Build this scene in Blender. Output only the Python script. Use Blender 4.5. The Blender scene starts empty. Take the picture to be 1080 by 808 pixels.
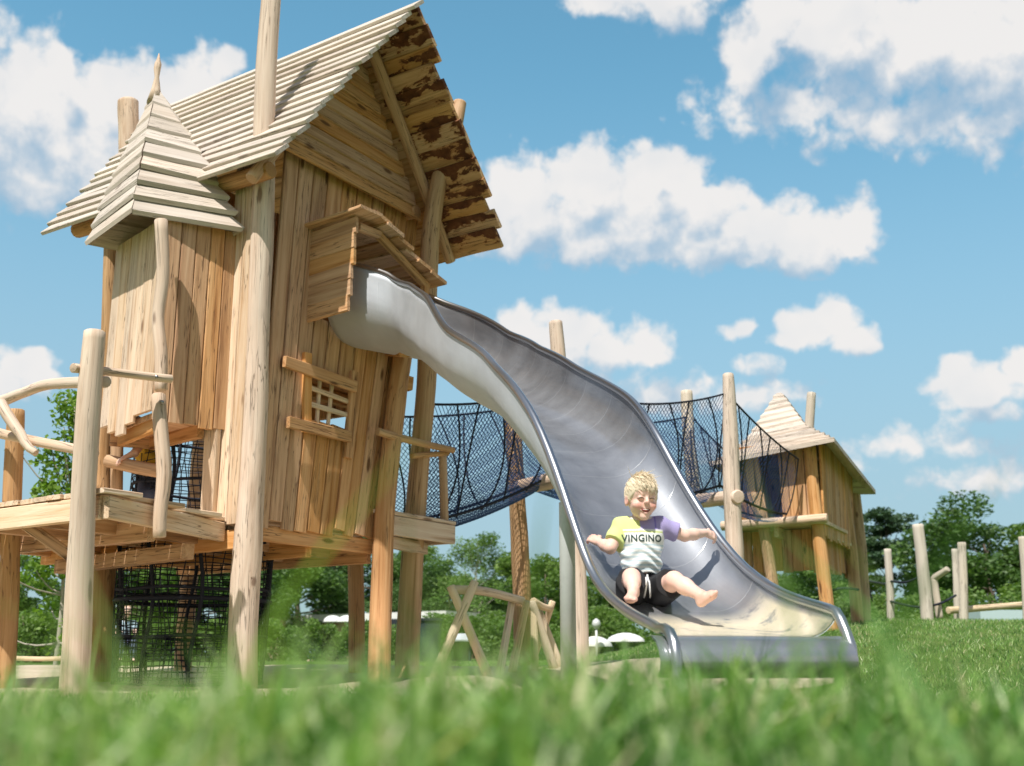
import bpy, math, random
import numpy as np
from mathutils import Vector, Matrix
from mathutils.bvhtree import BVHTree

random.seed(7); RNG = np.random.default_rng(11)
SC = bpy.context.scene
COL = SC.collection

# ------------------------------------------------------------------ camera model (photo pixels 1080x808 -> world)
F_PX, HOR, CAM_H = 1180.0, 700.0, 0.18
TH = math.atan((HOR - 404) / F_PX)
CT, ST = math.cos(TH), math.sin(TH)
def ray(px, py):
    u = (px - 540) / F_PX; v = (404 - py) / F_PX
    return np.array([u, CT - v * ST, ST + v * CT])
def at(px, py, Y):
    r = ray(px, py); return np.array([0, 0, CAM_H]) + r * (Y / r[1])

# ------------------------------------------------------------------ object helpers
def thing(name, label, cat, loc=(0, 0, 0), rotz=0.0, group=None):
    o = bpy.data.objects.new(name, None); COL.objects.link(o)
    o.location = loc; o.rotation_euler = (0, 0, rotz); o.empty_display_size = .2
    return tag(o, label, cat, group)
def tag(o, label=None, cat=None, group=None, kind=None):
    if label: o['label'] = label
    if cat: o['category'] = cat
    if group: o['group'] = group
    if kind: o['kind'] = kind
    return o
def copy_tree(o, loc=None, rotz=None, scale=None, parent=None):
    c = o.copy(); COL.objects.link(c)
    if parent is not None: c.parent = parent
    if loc is not None: c.location = loc
    if rotz is not None: c.rotation_euler = (0, 0, rotz)
    if scale is not None: c.scale = scale
    for ch in list(o.children): copy_tree(ch, parent=c)
    return c
def base_matrix(o):
    m = Matrix.Translation(o.location) @ o.rotation_euler.to_matrix().to_4x4()
    return m if o.parent is None else base_matrix(o.parent) @ m

class MB:
    def __init__(s):
        s.v = []; s.f = []; s.gc = []; s.rd = []; s.sm = []; s.n = 0
    def add(s, v, f, gc, rnd, smooth=False):
        v = np.asarray(v, float); n = s.n
        s.v.append(v); s.gc.append(np.asarray(gc, float)); s.rd.append(np.full(len(v), rnd))
        s.f += [tuple(i + n for i in q) for q in f]; s.sm += [smooth] * len(f); s.n += len(v)
    def build(s, name, mat, parent=None, world=False, extra=None):
        v = np.concatenate(s.v) if s.v else np.zeros((0, 3))
        if world and parent is not None:
            m = np.array(base_matrix(parent).inverted()); v = v @ m[:3, :3].T + m[:3, 3]
        me = bpy.data.meshes.new(name); me.from_pydata(v.tolist(), [], s.f)
        a = me.attributes.new('gc', 'FLOAT_VECTOR', 'POINT'); a.data.foreach_set('vector', np.concatenate(s.gc).ravel())
        a = me.attributes.new('rnd', 'FLOAT', 'POINT'); a.data.foreach_set('value', np.concatenate(s.rd))
        if extra is not None:
            for k, arr in extra.items():
                a = me.attributes.new(k, 'FLOAT', 'POINT'); a.data.foreach_set('value', np.asarray(arr, float))
        me.polygons.foreach_set('use_smooth', s.sm)
        me.materials.append(mat); me.update()
        o = bpy.data.objects.new(name, me); COL.objects.link(o)
        if parent is not None: o.parent = parent
        return o

def nrm(v):
    v = np.asarray(v, float); return v / (np.linalg.norm(v) + 1e-12)
def catmull(ctrl, n):
    ctrl = np.asarray(ctrl, float); k = len(ctrl)
    if ctrl.ndim == 1: return catmull(ctrl[:, None], n)[:, 0]
    t = np.linspace(0, k - 1, n); i = np.clip(t.astype(int), 0, k - 2); f = (t - i)[:, None]
    p = lambda j: ctrl[np.clip(j, 0, k - 1)]
    p0, p1, p2, p3 = p(i - 1), p(i), p(i + 1), p(i + 2)
    return .5 * ((2 * p1) + (p2 - p0) * f + (2 * p0 - 5 * p1 + 4 * p2 - p3) * f ** 2 + (3 * p1 - p0 - 3 * p2 + p3) * f ** 3)
def frames(P):
    T = np.gradient(P, axis=0); T /= np.linalg.norm(T, axis=1)[:, None] + 1e-12
    up = np.array([0, 0, 1.0]) if abs(T[0][2]) < .9 else np.array([1.0, 0, 0])
    N = nrm(np.cross(T[0], up)); out = []
    for t in T:
        N = nrm(N - t * (N @ t)); out.append((N, np.cross(t, N)))
    return T, out

def log(mb, pts, rad, seg=14, wob=.06, smooth=True, step=.09, tip=.25, bend=.0):
    """a debarked log along a path: lumpy radius, rounded saw-cut ends"""
    pts = np.asarray(pts, float); L = np.linalg.norm(np.diff(pts, axis=0), axis=1).sum()
    n = max(4, int(L / step) + 2)
    P = catmull(pts, n)
    rad = np.atleast_1d(np.asarray(rad, float)); r = np.interp(np.linspace(0, 1, n), np.linspace(0, 1, len(rad)), rad)
    s = np.linspace(0, L, n); ph = RNG.uniform(0, 6.28, 8)
    if bend:
        P = P + np.c_[np.sin(s * 2.3 + ph[0]), np.sin(s * 1.9 + ph[1]), np.zeros(n)] * bend * np.minimum(1, s / .3)[:, None]
    T, fr = frames(P)
    th = np.linspace(0, 2 * np.pi, seg, endpoint=False)
    off = RNG.uniform(0, 50, 3); V = []; G = []
    def ring(c, N, B, rr, sv, k=1.0):
        lum = 1 + wob * (.5 * np.sin(2 * th + ph[2] + sv * 1.7) + .35 * np.sin(3 * th + ph[3] - sv * 2.6) + .4 * np.sin(sv * 5 + ph[4]) + .25 * np.sin(sv * 11 + th + ph[5]))
        q = rr * k * lum
        V.append(c + np.outer(q * np.cos(th), N) + np.outer(q * np.sin(th), B))
        G.append(np.c_[np.full(seg, sv), rr * np.cos(th), rr * np.sin(th)] + off)
    N0, B0 = fr[0]; N1, B1 = fr[-1]
    ring(P[0] - T[0] * r[0] * tip * .0, N0, B0, r[0], 0, .86)
    ring(P[0] + T[0] * r[0] * tip * .5, N0, B0, r[0], .01)
    for i in range(1, n - 1): ring(P[i], *fr[i], r[i], s[i])
    ring(P[-1] - T[-1] * r[-1] * tip * .5, N1, B1, r[-1], L - .01)
    ring(P[-1], N1, B1, r[-1], L, .84)
    m = len(V); F = []
    for i in range(m - 1):
        for j in range(seg):
            a = i * seg + j; b = i * seg + (j + 1) % seg
            F.append((a, b, b + seg, a + seg))
    V = np.concatenate(V); G = np.concatenate(G); rn = RNG.uniform()
    mb.add(V, F, G, rn, smooth)
    for k, sgn in ((0, -1), (m - 1, 1)):
        idx = np.arange(k * seg, (k + 1) * seg); c = V[idx].mean(0) + (T[0] if k == 0 else T[-1]) * sgn * .004
        vv = np.vstack([V[idx], c]); gg = np.vstack([G[idx] * [0, 6, 6] + off, off])
        f = [((j + 1) % seg, j, seg) if sgn < 0 else (j, (j + 1) % seg, seg) for j in range(seg)]
        mb.add(vv, f, gg, rn, False)

def tube(mb, P, r, seg=6, closed=False, smooth=True, caps=True):
    P = np.asarray(P, float); n = len(P); T, fr = frames(P)
    th = np.linspace(0, 2 * np.pi, seg, endpoint=False)
    rr = np.full(n, r) if np.isscalar(r) else np.asarray(r, float)
    s = np.r_[0, np.cumsum(np.linalg.norm(np.diff(P, axis=0), axis=1))]
    V = np.concatenate([P[i] + rr[i] * (np.outer(np.cos(th), fr[i][0]) + np.outer(np.sin(th), fr[i][1])) for i in range(n)])
    G = np.concatenate([np.c_[np.full(seg, s[i]), rr[i] * np.cos(th), rr[i] * np.sin(th)] for i in range(n)])
    F = [(i * seg + j, i * seg + (j + 1) % seg, (i + 1) * seg + (j + 1) % seg, (i + 1) * seg + j) for i in range(n - 1) for j in range(seg)]
    if caps: F += [tuple(range(seg - 1, -1, -1)), tuple(range((n - 1) * seg, n * seg))]
    mb.add(V, F, G, RNG.uniform(), smooth)

def plank(mb, a, b, wdir, w, t, wane=.02, cham=.005, w2=None, twist=0, rnd=None, step=.16):
    """a sawn board from a to b (centre line), width along wdir, slightly uneven edges"""
    a = np.asarray(a, float); b = np.asarray(b, float); d = b - a; L = np.linalg.norm(d); T = d / L
    wd = np.asarray(wdir, float); wd = nrm(wd - T * (wd @ T)); nd = np.cross(T, wd)
    n = max(2, int(L / step) + 1); off = RNG.uniform(0, 60, 3); ph = RNG.uniform(0, 6.28, 4)
    w2 = w if w2 is None else w2; V = []; G = []
    c = min(cham, t * .4, w * .3)
    for i in range(n):
        k = i / (n - 1); s = k * L; ww = w + (w2 - w) * k
        e0 = ww / 2 * (1 + wane * (np.sin(s * 3.1 + ph[0]) + .5 * np.sin(s * 9 + ph[1])))
        e1 = ww / 2 * (1 + wane * (np.sin(s * 2.7 + ph[2]) + .5 * np.sin(s * 8 + ph[3])))
        h = t / 2; tw = twist * (k - .5)
        sec = np.array([(-e0 + c, -h), (e1 - c, -h), (e1, -h + c), (e1, h - c), (e1 - c, h), (-e0 + c, h), (-e0, h - c), (-e0, -h + c)])
        W = wd * math.cos(tw) + nd * math.sin(tw); Nn = -wd * math.sin(tw) + nd * math.cos(tw)
        V.append(a + T * s + np.outer(sec[:, 0], W) + np.outer(sec[:, 1], Nn))
        G.append(np.c_[np.full(8, s), sec] + off)
    F = [(i * 8 + j, i * 8 + (j + 1) % 8, (i + 1) * 8 + (j + 1) % 8, (i + 1) * 8 + j) for i in range(n - 1) for j in range(8)]
    F += [tuple(range(7, -1, -1)), tuple(range((n - 1) * 8, n * 8))]
    mb.add(np.concatenate(V), F, np.concatenate(G), RNG.uniform() if rnd is None else rnd, False)

def box(mb, lo, hi, cham=.004):
    lo = np.array(lo, float); hi = np.array(hi, float); d = hi - lo; ax = int(np.argmax(d)); c = (lo + hi) / 2
    a = c.copy(); b = c.copy(); a[ax] = lo[ax]; b[ax] = hi[ax]
    o = [i for i in range(3) if i != ax]; wv = np.zeros(3); wv[o[0]] = 1
    plank(mb, a, b, wv, d[o[0]], d[o[1]], wane=0, cham=cham, step=.4)

def extrude_poly(mb, poly, z0, z1, smooth=False):
    p = np.asarray(poly, float); n = len(p)
    V = np.vstack([np.c_[p, np.full(n, z0)], np.c_[p, np.full(n, z1)]])
    F = [tuple(range(n - 1, -1, -1)), tuple(range(n, 2 * n))] + [(i, (i + 1) % n, (i + 1) % n + n, i + n) for i in range(n)]
    mb.add(V, F, V.copy(), RNG.uniform(), smooth)

# ------------------------------------------------------------------ materials
class NT:
    def __init__(s, tree): s.t = tree; s.n = tree.nodes; s.l = tree.links
    def node(s, typ, **kw):
        nd = s.n.new(typ)
        for k, v in kw.items(): setattr(nd, k, v)
        return nd
    def link(s, a, b): s.l.new(a, b)
    def math(s, op, a, b=None, c=None, clamp=False):
        nd = s.node('ShaderNodeMath', operation=op); nd.use_clamp = clamp
        for i, x in enumerate((a, b, c)):
            if x is None: continue
            if isinstance(x, (int, float)): nd.inputs[i].default_value = x
            else: s.link(x, nd.inputs[i])
        return nd.outputs[0]
    def vmath(s, op, a, b=None, c=None):
        nd = s.node('ShaderNodeVectorMath', operation=op)
        for i, x in enumerate((a, b, c)):
            if x is None: continue
            if isinstance(x, (tuple, list)): nd.inputs[i].default_value = x
            else: s.link(x, nd.inputs[i])
        return nd
    def mix(s, f, a, b, mode='MIX'):
        nd = s.node('ShaderNodeMix', data_type='RGBA', blend_type=mode)
        for k, x in ((0, f), (6, a), (7, b)):
            if isinstance(x, (int, float)): nd.inputs[k].default_value = x
            elif isinstance(x, (tuple, list)): nd.inputs[k].default_value = (*x[:3], 1)
            else: s.link(x, nd.inputs[k])
        return nd.outputs[2]
    def noise(s, vec, scale, detail=4, rough=.55, dist=0.):
        nd = s.node('ShaderNodeTexNoise'); nd.inputs['Scale'].default_value = scale
        nd.inputs['Detail'].default_value = detail; nd.inputs['Roughness'].default_value = rough; nd.inputs['Distortion'].default_value = dist
        if vec is not None: s.link(vec, nd.inputs['Vector'])
        return nd.outputs['Fac']
    def ramp(s, f, stops):
        nd = s.node('ShaderNodeValToRGB'); e = nd.color_ramp.elements
        while len(e) > 1: e.remove(e[-1])
        e[0].position = stops[0][0]; e[0].color = (*stops[0][1], 1) if len(stops[0][1]) == 3 else stops[0][1]
        for p, c in stops[1:]:
            k = e.new(p); k.color = (*c, 1)
        s.link(f, nd.inputs[0]); return nd.outputs[0]
    def step(s, f, a, b, lo=0., hi=1.):
        nd = s.node('ShaderNodeMapRange', interpolation_type='SMOOTHSTEP')
        s.link(f, nd.inputs[0]); nd.inputs[1].default_value = a; nd.inputs[2].default_value = b
        nd.inputs[3].default_value = lo; nd.inputs[4].default_value = hi
        return nd.outputs[0]
    def attr(s, name):
        nd = s.node('ShaderNodeAttribute', attribute_name=name); return nd
def newmat(name):
    m = bpy.data.materials.new(name); m.use_nodes = True; t = NT(m.node_tree)
    return m, t, m.node_tree.nodes['Principled BSDF']

def wood(name, light, mid, dark, knot=.5, grey=0., rough=.7, bark=False, streak=.5, vary=.5):
    m, t, p = newmat(name)
    gc = t.attr('gc').outputs['Vector']; rnd = t.attr('rnd').outputs['Fac']
    g1 = t.noise(t.vmath('MULTIPLY', gc, (1.3, 26, 26)).outputs[0], 1.0, 5, .6, .6)
    g2 = t.noise(t.vmath('MULTIPLY', gc, (3.0, 95, 95)).outputs[0], 1.0, 3, .6)
    big = t.noise(t.vmath('MULTIPLY', gc, (1.1, 5, 5)).outputs[0], 1.0, 3, .5)
    c = t.ramp(g1, [(.28, dark), (.45, mid), (.68, light)])
    c = t.mix(t.step(g2, .52, .75, 0, .45 * streak), c, dark)
    c = t.mix(t.step(big, .45, .75, 0, .5), c, light)
    # per-board tone
    hsv = t.node('ShaderNodeHueSaturation'); t.link(c, hsv.inputs['Color'])
    t.link(t.math('MULTIPLY_ADD', rnd, vary * .55, 1 - vary * .3), hsv.inputs['Value'])
    t.link(t.math('MULTIPLY_ADD', t.math('FRACT', t.math('MULTIPLY', rnd, 7.31)), -.3, 1.12), hsv.inputs['Saturation'])
    c = hsv.outputs[0]
    # knots
    vo = t.node('ShaderNodeTexVoronoi', feature='F1'); vo.inputs['Scale'].default_value = 1.0
    t.link(t.vmath('MULTIPLY', gc, (2.4, 7.5, 7.5)).outputs[0], vo.inputs['Vector'])
    sepc = t.node('ShaderNodeSeparateColor'); t.link(vo.outputs['Color'], sepc.inputs[0])
    sel = t.math('GREATER_THAN', sepc.outputs[0], .55)
    kd = t.math('ADD', vo.outputs['Distance'], t.math('MULTIPLY', t.math('SUBTRACT', g1, .5), .12))
    kn = t.math('MULTIPLY', t.step(kd, .08, .19, 1, 0), sel)
    c = t.mix(t.math('MULTIPLY', kn, knot), c, (dark[0] * .35, dark[1] * .28, dark[2] * .25))
    # fine drying cracks
    ck = t.noise(t.vmath('MULTIPLY', gc, (1.6, 42, 42)).outputs[0], 1.0, 2, .5)
    ckm = t.math('MULTIPLY', t.step(t.math('ABSOLUTE', t.math('SUBTRACT', ck, .5)), .004, .020, 1, 0), t.step(big, .44, .56))
    c = t.mix(t.math('MULTIPLY', ckm, .72), c, (dark[0] * .25, dark[1] * .22, dark[2] * .2))
    if grey:
        gm = t.noise(t.vmath('MULTIPLY', gc, (.9, 3, 3)).outputs[0], 1.0, 4, .6)
        c = t.mix(t.step(gm, .3, .75, 0, grey), c, (.45, .41, .36))
    if bark:
        bk = t.attr('bark').outputs['Fac']
        bn = t.noise(t.vmath('MULTIPLY', gc, (4.6, 9.5, 9.5)).outputs[0], 1.0, 5, .62, .3)
        bn = t.math('MULTIPLY_ADD', t.math('SUBTRACT', bk, .62), .24, bn); bk = t.step(bk, .02, .15)
        bm = t.math('MULTIPLY', t.step(bn, .515, .54), bk)
        bc = t.ramp(t.noise(t.vmath('MULTIPLY', gc, (14, 14, 14)).outputs[0], 1, 4), [(.3, (.07, .025, .011)), (.55, (.15, .052, .02)), (.8, (.24, .11, .05))])
        ed = t.math('MULTIPLY', t.math('MULTIPLY', t.step(bn, .485, .515), t.step(bn, .54, .525)), bk)
        c = t.mix(t.math('MULTIPLY', ed, .5), c, (.42, .17, .06))
        c = t.mix(bm, c, bc)
    t.link(c, p.inputs['Base Color']); p.inputs['Roughness'].default_value = rough
    p.inputs['Specular IOR Level'].default_value = .3
    b = t.node('ShaderNodeBump'); b.inputs['Strength'].default_value = .5; b.inputs['Distance'].default_value = .006
    h = t.math('SUBTRACT', t.math('MULTIPLY_ADD', g2, .5, g1), t.math('MULTIPLY', ckm, 1.5))
    t.link(h, b.inputs['Height']); t.link(b.outputs[0], p.inputs['Normal'])
    return m

def plain(name, col, rough=.6, metal=0., spec=.4, nscale=0, namp=.15, trans=0.):
    m, t, p = newmat(name)
    if nscale:
        tc = t.node('ShaderNodeTexCoord').outputs['Object']
        n = t.noise(tc, nscale, 5, .6)
        c = t.mix(n, [x * (1 - namp) for x in col], [min(1, x * (1 + namp)) for x in col]); t.link(c, p.inputs['Base Color'])
    else: p.inputs['Base Color'].default_value = (*col, 1)
    p.inputs['Roughness'].default_value = rough; p.inputs['Metallic'].default_value = metal; p.inputs['Specular IOR Level'].default_value = spec
    return m

M = {}
M['plank'] = wood('oak_planks', (.71, .43, .22), (.57, .30, .13), (.30, .13, .047), knot=.85, streak=.6, vary=.62)
M['panel'] = wood('sunlit_planks', (.80, .64, .48), (.70, .51, .345), (.45, .25, .125), knot=.75, streak=.5, vary=.45)  # same wood as the plank material, sun glare put into the paler colour
M['roof'] = wood('weathered_roof_boards', (.69, .60, .52), (.58, .485, .405), (.35, .27, .20), knot=.7, grey=.5, streak=.6, vary=.5)
M['barkroof'] = wood('bark_edged_boards', (.70, .43, .20), (.56, .30, .115), (.34, .15, .05), knot=.6, bark=True, vary=.3)
M['pole'] = wood('debarked_log', (.78, .62, .48), (.66, .48, .35), (.44, .28, .175), knot=.8, grey=.38, streak=.55, vary=.25)
M['polebrown'] = wood('brown_log', (.60, .40, .235), (.48, .29, .15), (.30, .165, .075), knot=.7, streak=.5, vary=.25)
M['trestle'] = wood('trestle_log', (.78, .64, .46), (.66, .51, .33), (.46, .32, .18), knot=.4, grey=.1, vary=.2)
M['greypost'] = wood('grey_post', (.70, .62, .52), (.58, .50, .405), (.42, .34, .26), knot=.3, grey=.6, vary=.2)
M['rope'] = plain('black_rope', (.012, .015, .028), .75, nscale=120, namp=.4)
M['net'] = plain('navy_net', (.030, .080, .23), .7, nscale=60, namp=.3)
M['whitebead'] = plain('white_plastic', (.8, .8, .78), .4)
M['dark'] = plain('dark_paint', (.02, .025, .035), .5, nscale=5)
M['bolt'] = plain('galvanised_bolt', (.35, .35, .36), .35, metal=1.)

def metal_mat():
    m, t, p = newmat('brushed_steel')
    gc = t.attr('gc').outputs['Vector']
    a = t.noise(t.vmath('MULTIPLY', gc, (3, 60, 60)).outputs[0], 1, 4, .6)
    b = t.noise(t.vmath('MULTIPLY', gc, (5, 5, 5)).outputs[0], 1, 5, .6)
    c = t.ramp(b, [(.25, (.36, .372, .40)), (.7, (.49, .505, .535))])
    sp = t.node('ShaderNodeSeparateXYZ'); t.link(gc, sp.inputs[0])
    fr = t.math('ABSOLUTE', t.math('SUBTRACT', t.math('FRACT', t.math('DIVIDE', sp.outputs[0], .335)), .5))
    seam = t.step(fr, .003, .010, 1, 0)
    c = t.mix(t.math('MULTIPLY', seam, .42), c, (.7, .7, .7))
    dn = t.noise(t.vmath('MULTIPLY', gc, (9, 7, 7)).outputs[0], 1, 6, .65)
    tan_reflect = t.math('MULTIPLY', t.attr('tan_reflect').outputs['Fac'], t.step(dn, .30, .48))
    c = t.mix(t.math('MULTIPLY', tan_reflect, .9), c, (.66, .58, .42))  # tan reflection painted into the steel colour near the exit
    outer = t.math('GREATER_THAN', sp.outputs[2], .2)
    c = t.mix(outer, c, t.mix(b, (.52, .55, .60), (.70, .73, .78)))
    t.link(c, p.inputs['Base Color']); t.link(t.math('SUBTRACT', t.math('MULTIPLY_ADD', tan_reflect, -.7, .96), t.math('MULTIPLY', outer, .16)), p.inputs['Metallic'])
    r = t.math('ADD', t.math('MULTIPLY_ADD', a, .16, .15), t.math('MULTIPLY', b, .18))
    t.link(t.math('ADD', r, .36), p.inputs['Roughness'])
    gl = t.node('ShaderNodeBsdfGlossy'); t.link(c, gl.inputs['Color']); t.link(t.math('MULTIPLY', r, .62), gl.inputs['Roughness'])
    mxs = t.node('ShaderNodeMixShader'); t.link(t.math('MULTIPLY', t.math('SUBTRACT', 1.0, t.math('MAXIMUM', outer, tan_reflect)), .55), mxs.inputs[0])
    t.link(p.outputs[0], mxs.inputs[1]); t.link(gl.outputs[0], mxs.inputs[2]); t.link(mxs.outputs[0], m.node_tree.nodes['Material Output'].inputs[0])
    bu = t.node('ShaderNodeBump'); bu.inputs['Strength'].default_value = .25; bu.inputs['Distance'].default_value = .004
    t.link(t.math('ADD', t.math('MULTIPLY', a, .12), t.math('ADD', seam, t.math('MULTIPLY', t.noise(t.vmath('MULTIPLY', gc, (2.6, 2.6, 2.6)).outputs[0], 1, 2), 1.6))), bu.inputs['Height'])
    t.link(bu.outputs[0], p.inputs['Normal']); t.link(bu.outputs[0], gl.inputs['Normal'])
    return m
M['steel'] = metal_mat()
M['steelrim'] = plain('polished_steel_tube', (.55, .56, .58), .3, metal=1., nscale=40, namp=.05)
M['steelleg'] = plain('galvanised_post', (.62, .63, .64), .5, metal=.15, nscale=30, namp=.12)

def leafmat(name, c0, c1, c2, trans=.35):
    m, t, p = newmat(name)
    rnd = t.attr('rnd').outputs['Fac']
    c = t.ramp(rnd, c0 if c1 is None else [(.0, c0), (.5, c1), (1., c2)])
    t.link(c, p.inputs['Base Color']); p.inputs['Roughness'].default_value = .5; p.inputs['Specular IOR Level'].default_value = .35
    tr = t.node('ShaderNodeBsdfTranslucent'); t.link(t.mix(1., c, (1.1, 1.25, .5), 'MULTIPLY'), tr.inputs[0])
    mx = t.node('ShaderNodeMixShader'); mx.inputs[0].default_value = trans
    out = m.node_tree.nodes['Material Output']
    t.link(p.outputs[0], mx.inputs[1]); t.link(tr.outputs[0], mx.inputs[2]); t.link(mx.outputs[0], out.inputs[0])
    return m
M['grass'] = leafmat('grass_blade', [(0, (.050, .125, .034)), (.28, (.13, .28, .065)), (.5, (.24, .41, .105)), (.74, (.37, .50, .18)), (.9, (.58, .66, .42)), (1, (.60, .52, .32))], None, None, .42)
M['leaf_birch'] = leafmat('birch_leaf', (.10, .20, .025), (.17, .29, .04), (.25, .36, .07), .4)
M['leaf_mid'] = leafmat('mid_green_leaf', (.07, .14, .032), (.12, .22, .05), (.21, .31, .085), .38)
M['leaf_dark'] = leafmat('dark_green_leaf', (.045, .10, .028), (.08, .155, .042), (.14, .23, .065), .33)
M['leaf_pale'] = leafmat('pale_green_leaf', (.085, .16, .035), (.13, .225, .05), (.20, .30, .08), .4)
M['leaf_blue'] = leafmat('blue_green_needle', (.035, .075, .04), (.055, .11, .055), (.10, .16, .075), .2)
M['trunk'] = plain('tree_bark', (.13, .10, .075), .85, nscale=14, namp=.5)
M['birchbark'] = plain('birch_bark', (.42, .38, .32), .8, nscale=20, namp=.45)

# ------------------------------------------------------------------ sun, sky, camera
SUN_AZ, SUN_EL = math.radians(24.0), math.radians(57.0)       # sun high, behind and to the left of the camera
S_DIR = Vector((-math.sin(SUN_AZ) * math.cos(SUN_EL), -math.cos(SUN_AZ) * math.cos(SUN_EL), math.sin(SUN_EL)))
sun = bpy.data.lights.new('sun', 'SUN'); sun.energy = 4.9; sun.angle = math.radians(.53); sun.color = (1.0, .955, .885)
so = bpy.data.objects.new('sun', sun); COL.objects.link(so); so.rotation_euler = S_DIR.to_track_quat('Z', 'Y').to_euler(); so.location = (-5, -8, 14)

def ae(px, py):
    r = ray(px, py); return math.atan2(r[0], r[1]), math.asin(r[2] / np.linalg.norm(r))
# cumulus clouds: puffs (x, y, rx, ry, strength) measured off the photograph, stored as azimuth / elevation
PUFFS = [
 (36,100,66,60,1),(-20,130,70,90,1),(70,150,80,70,1),(118,112,55,52,1),(165,112,44,52,1),(212,92,42,40,1),(150,165,100,55,.9),(60,66,26,22,1),(232,70,22,22,.9),(40,190,120,40,.8),(-60,110,90,90,1),
 (548,212,60,50,1),(612,190,46,40,1),(632,205,60,54,1),(680,205,52,50,1),(722,192,34,34,1),(735,228,70,46,1),(798,244,66,38,1),(850,255,60,36,1),(900,240,32,34,1),(560,240,80,40,1),(650,252,100,36,1),(500,225,50,40,.9),(760,262,80,28,1),
 (640,-12,60,30,.9),(710,-10,80,36,.9),(790,58,44,42,1),(820,20,60,40,.9),(880,30,80,60,1),(960,45,90,64,1),(1040,50,90,80,1),(1110,70,80,80,1),(850,110,110,34,.55),(960,120,130,36,.6),(1060,120,90,40,.7),(770,110,60,30,.4),
 (548,346,40,27,1),(598,350,44,32,1),(640,368,40,24,.95),(686,364,30,27,1),(575,378,60,24,.8),(530,362,40,30,.8),(700,420,90,22,.55),(620,405,80,20,.5),(800,418,60,20,.45),
 (852,346,38,24,1),(884,336,28,25,1),(900,356,22,18,1),(838,360,30,14,.9),(788,346,14,10,.6),(770,352,12,9,.6),(800,385,30,10,.5),
 (1012,392,28,22,1),(1036,410,44,24,1),(1082,392,26,26,1),(1050,440,44,14,.7),(985,405,22,12,.7),
 (24,386,28,20,1),(42,402,18,14,.9),(4,404,26,20,.9),
 (940,470,70,20,.45),(1040,505,80,22,.5),(900,490,60,16,.4),(1010,470,60,14,.4),(760,470,60,14,.4),(640,470,70,16,.35)]
SKY_TINT, SKY_LOW = (1.18, 1.84, 1.60), (3.0, 3.85, 4.7)
CL_DARK, CL_LIT = (3.1, 4.05, 5.15), (7.3, 7.1, 6.95)
w = bpy.data.worlds.new('World'); SC.world = w; w.use_nodes = True
W = NT(w.node_tree); bg = w.node_tree.nodes['Background']
sky = W.node('ShaderNodeTexSky', sky_type='NISHITA'); sky.sun_disc = False
sky.sun_elevation = SUN_EL; sky.sun_rotation = math.atan2(S_DIR.x, S_DIR.y)
sky.air_density = 1.0; sky.dust_density = .6; sky.ozone_density = 1.6; sky.altitude = 0
def cloud_group(name, puffs):
    grp = bpy.data.node_groups.new(name, 'ShaderNodeTree')
    grp.interface.new_socket('P', in_out='INPUT', socket_type='NodeSocketVector')
    grp.interface.new_socket('F', in_out='OUTPUT', socket_type='NodeSocketFloat')
    G = NT(grp); gi = G.node('NodeGroupInput'); go = G.node('NodeGroupOutput')
    n1 = G.node('ShaderNodeTexNoise'); n1.inputs['Scale'].default_value = 26; n1.inputs['Detail'].default_value = 2
    G.link(gi.outputs[0], n1.inputs['Vector'])
    warp = G.vmath('MULTIPLY_ADD', n1.outputs['Color'], (.034, .026, 0), (-.017, -.013, 0)).outputs[0]
    pw = G.vmath('ADD', gi.outputs[0], warp).outputs[0]
    acc = None
    for (x, y, rx, ry, st_) in puffs:
        a0, e0 = ae(x, y); sc_ = 1 / F_PX * 1.18
        ix, iy = 1 / (rx * sc_), 1 / (ry * sc_)
        q = G.vmath('MULTIPLY_ADD', pw, (ix, iy, 0), (-a0 * ix, -e0 * iy, 0)).outputs[0]
        ln = G.vmath('LENGTH', q).outputs['Value']
        vv = G.math('MULTIPLY_ADD', ln, -st_, st_)
        if acc is None: acc = vv
        else:
            nd = G.node('ShaderNodeMath', operation='SMOOTH_MAX'); G.link(acc, nd.inputs[0]); G.link(vv, nd.inputs[1]); nd.inputs[2].default_value = .14; acc = nd.outputs[0]
    fb = G.noise(gi.outputs[0], 34, 7, .62)
    vo = G.node('ShaderNodeTexVoronoi', feature='SMOOTH_F1', voronoi_dimensions='2D'); vo.inputs['Scale'].default_value = 30; vo.inputs['Smoothness'].default_value = .35
    try: vo.inputs['Detail'].default_value = 2.5; vo.inputs['Roughness'].default_value = .55
    except Exception: pass
    G.link(pw, vo.inputs['Vector'])
    acc = G.math('ADD', acc, G.math('MULTIPLY_ADD', fb, .85, -.425))
    acc = G.math('ADD', acc, G.math('MULTIPLY_ADD', vo.outputs['Distance'], -.36, .26))
    G.link(acc, go.inputs[0]); return grp
d = W.node('ShaderNodeTexCoord').outputs['Generated']
sp = W.node('ShaderNodeSeparateXYZ'); W.link(d, sp.inputs[0])
az = W.math('ARCTAN2', sp.outputs[0], sp.outputs[1]); el = W.math('ARCSINE', sp.outputs[2])
cb = W.node('ShaderNodeCombineXYZ'); W.link(az, cb.inputs[0]); W.link(el, cb.inputs[1])
skc = W.mix(1.0, sky.outputs[0], SKY_TINT, 'MULTIPLY')
low = W.step(el, .05, .56, .86, 0)
skc = W.mix(low, skc, SKY_LOW)
cn = W.noise(W.vmath('MULTIPLY', d, (1, 1, 1.6)).outputs[0], 2.6, 5, .55)      # unseen cloud cover added around the view as neutral fill light
cov = W.math('MULTIPLY', W.step(cn, .36, .58, 0, .95), W.step(el, .25, 1.0, 1.0, .25))
W.link(W.mix(cov, W.mix(.75, skc, sky.outputs[0]), (6.6, 6.2, 5.9)), bg.inputs[0]); bg.inputs[1].default_value = .074
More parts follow.
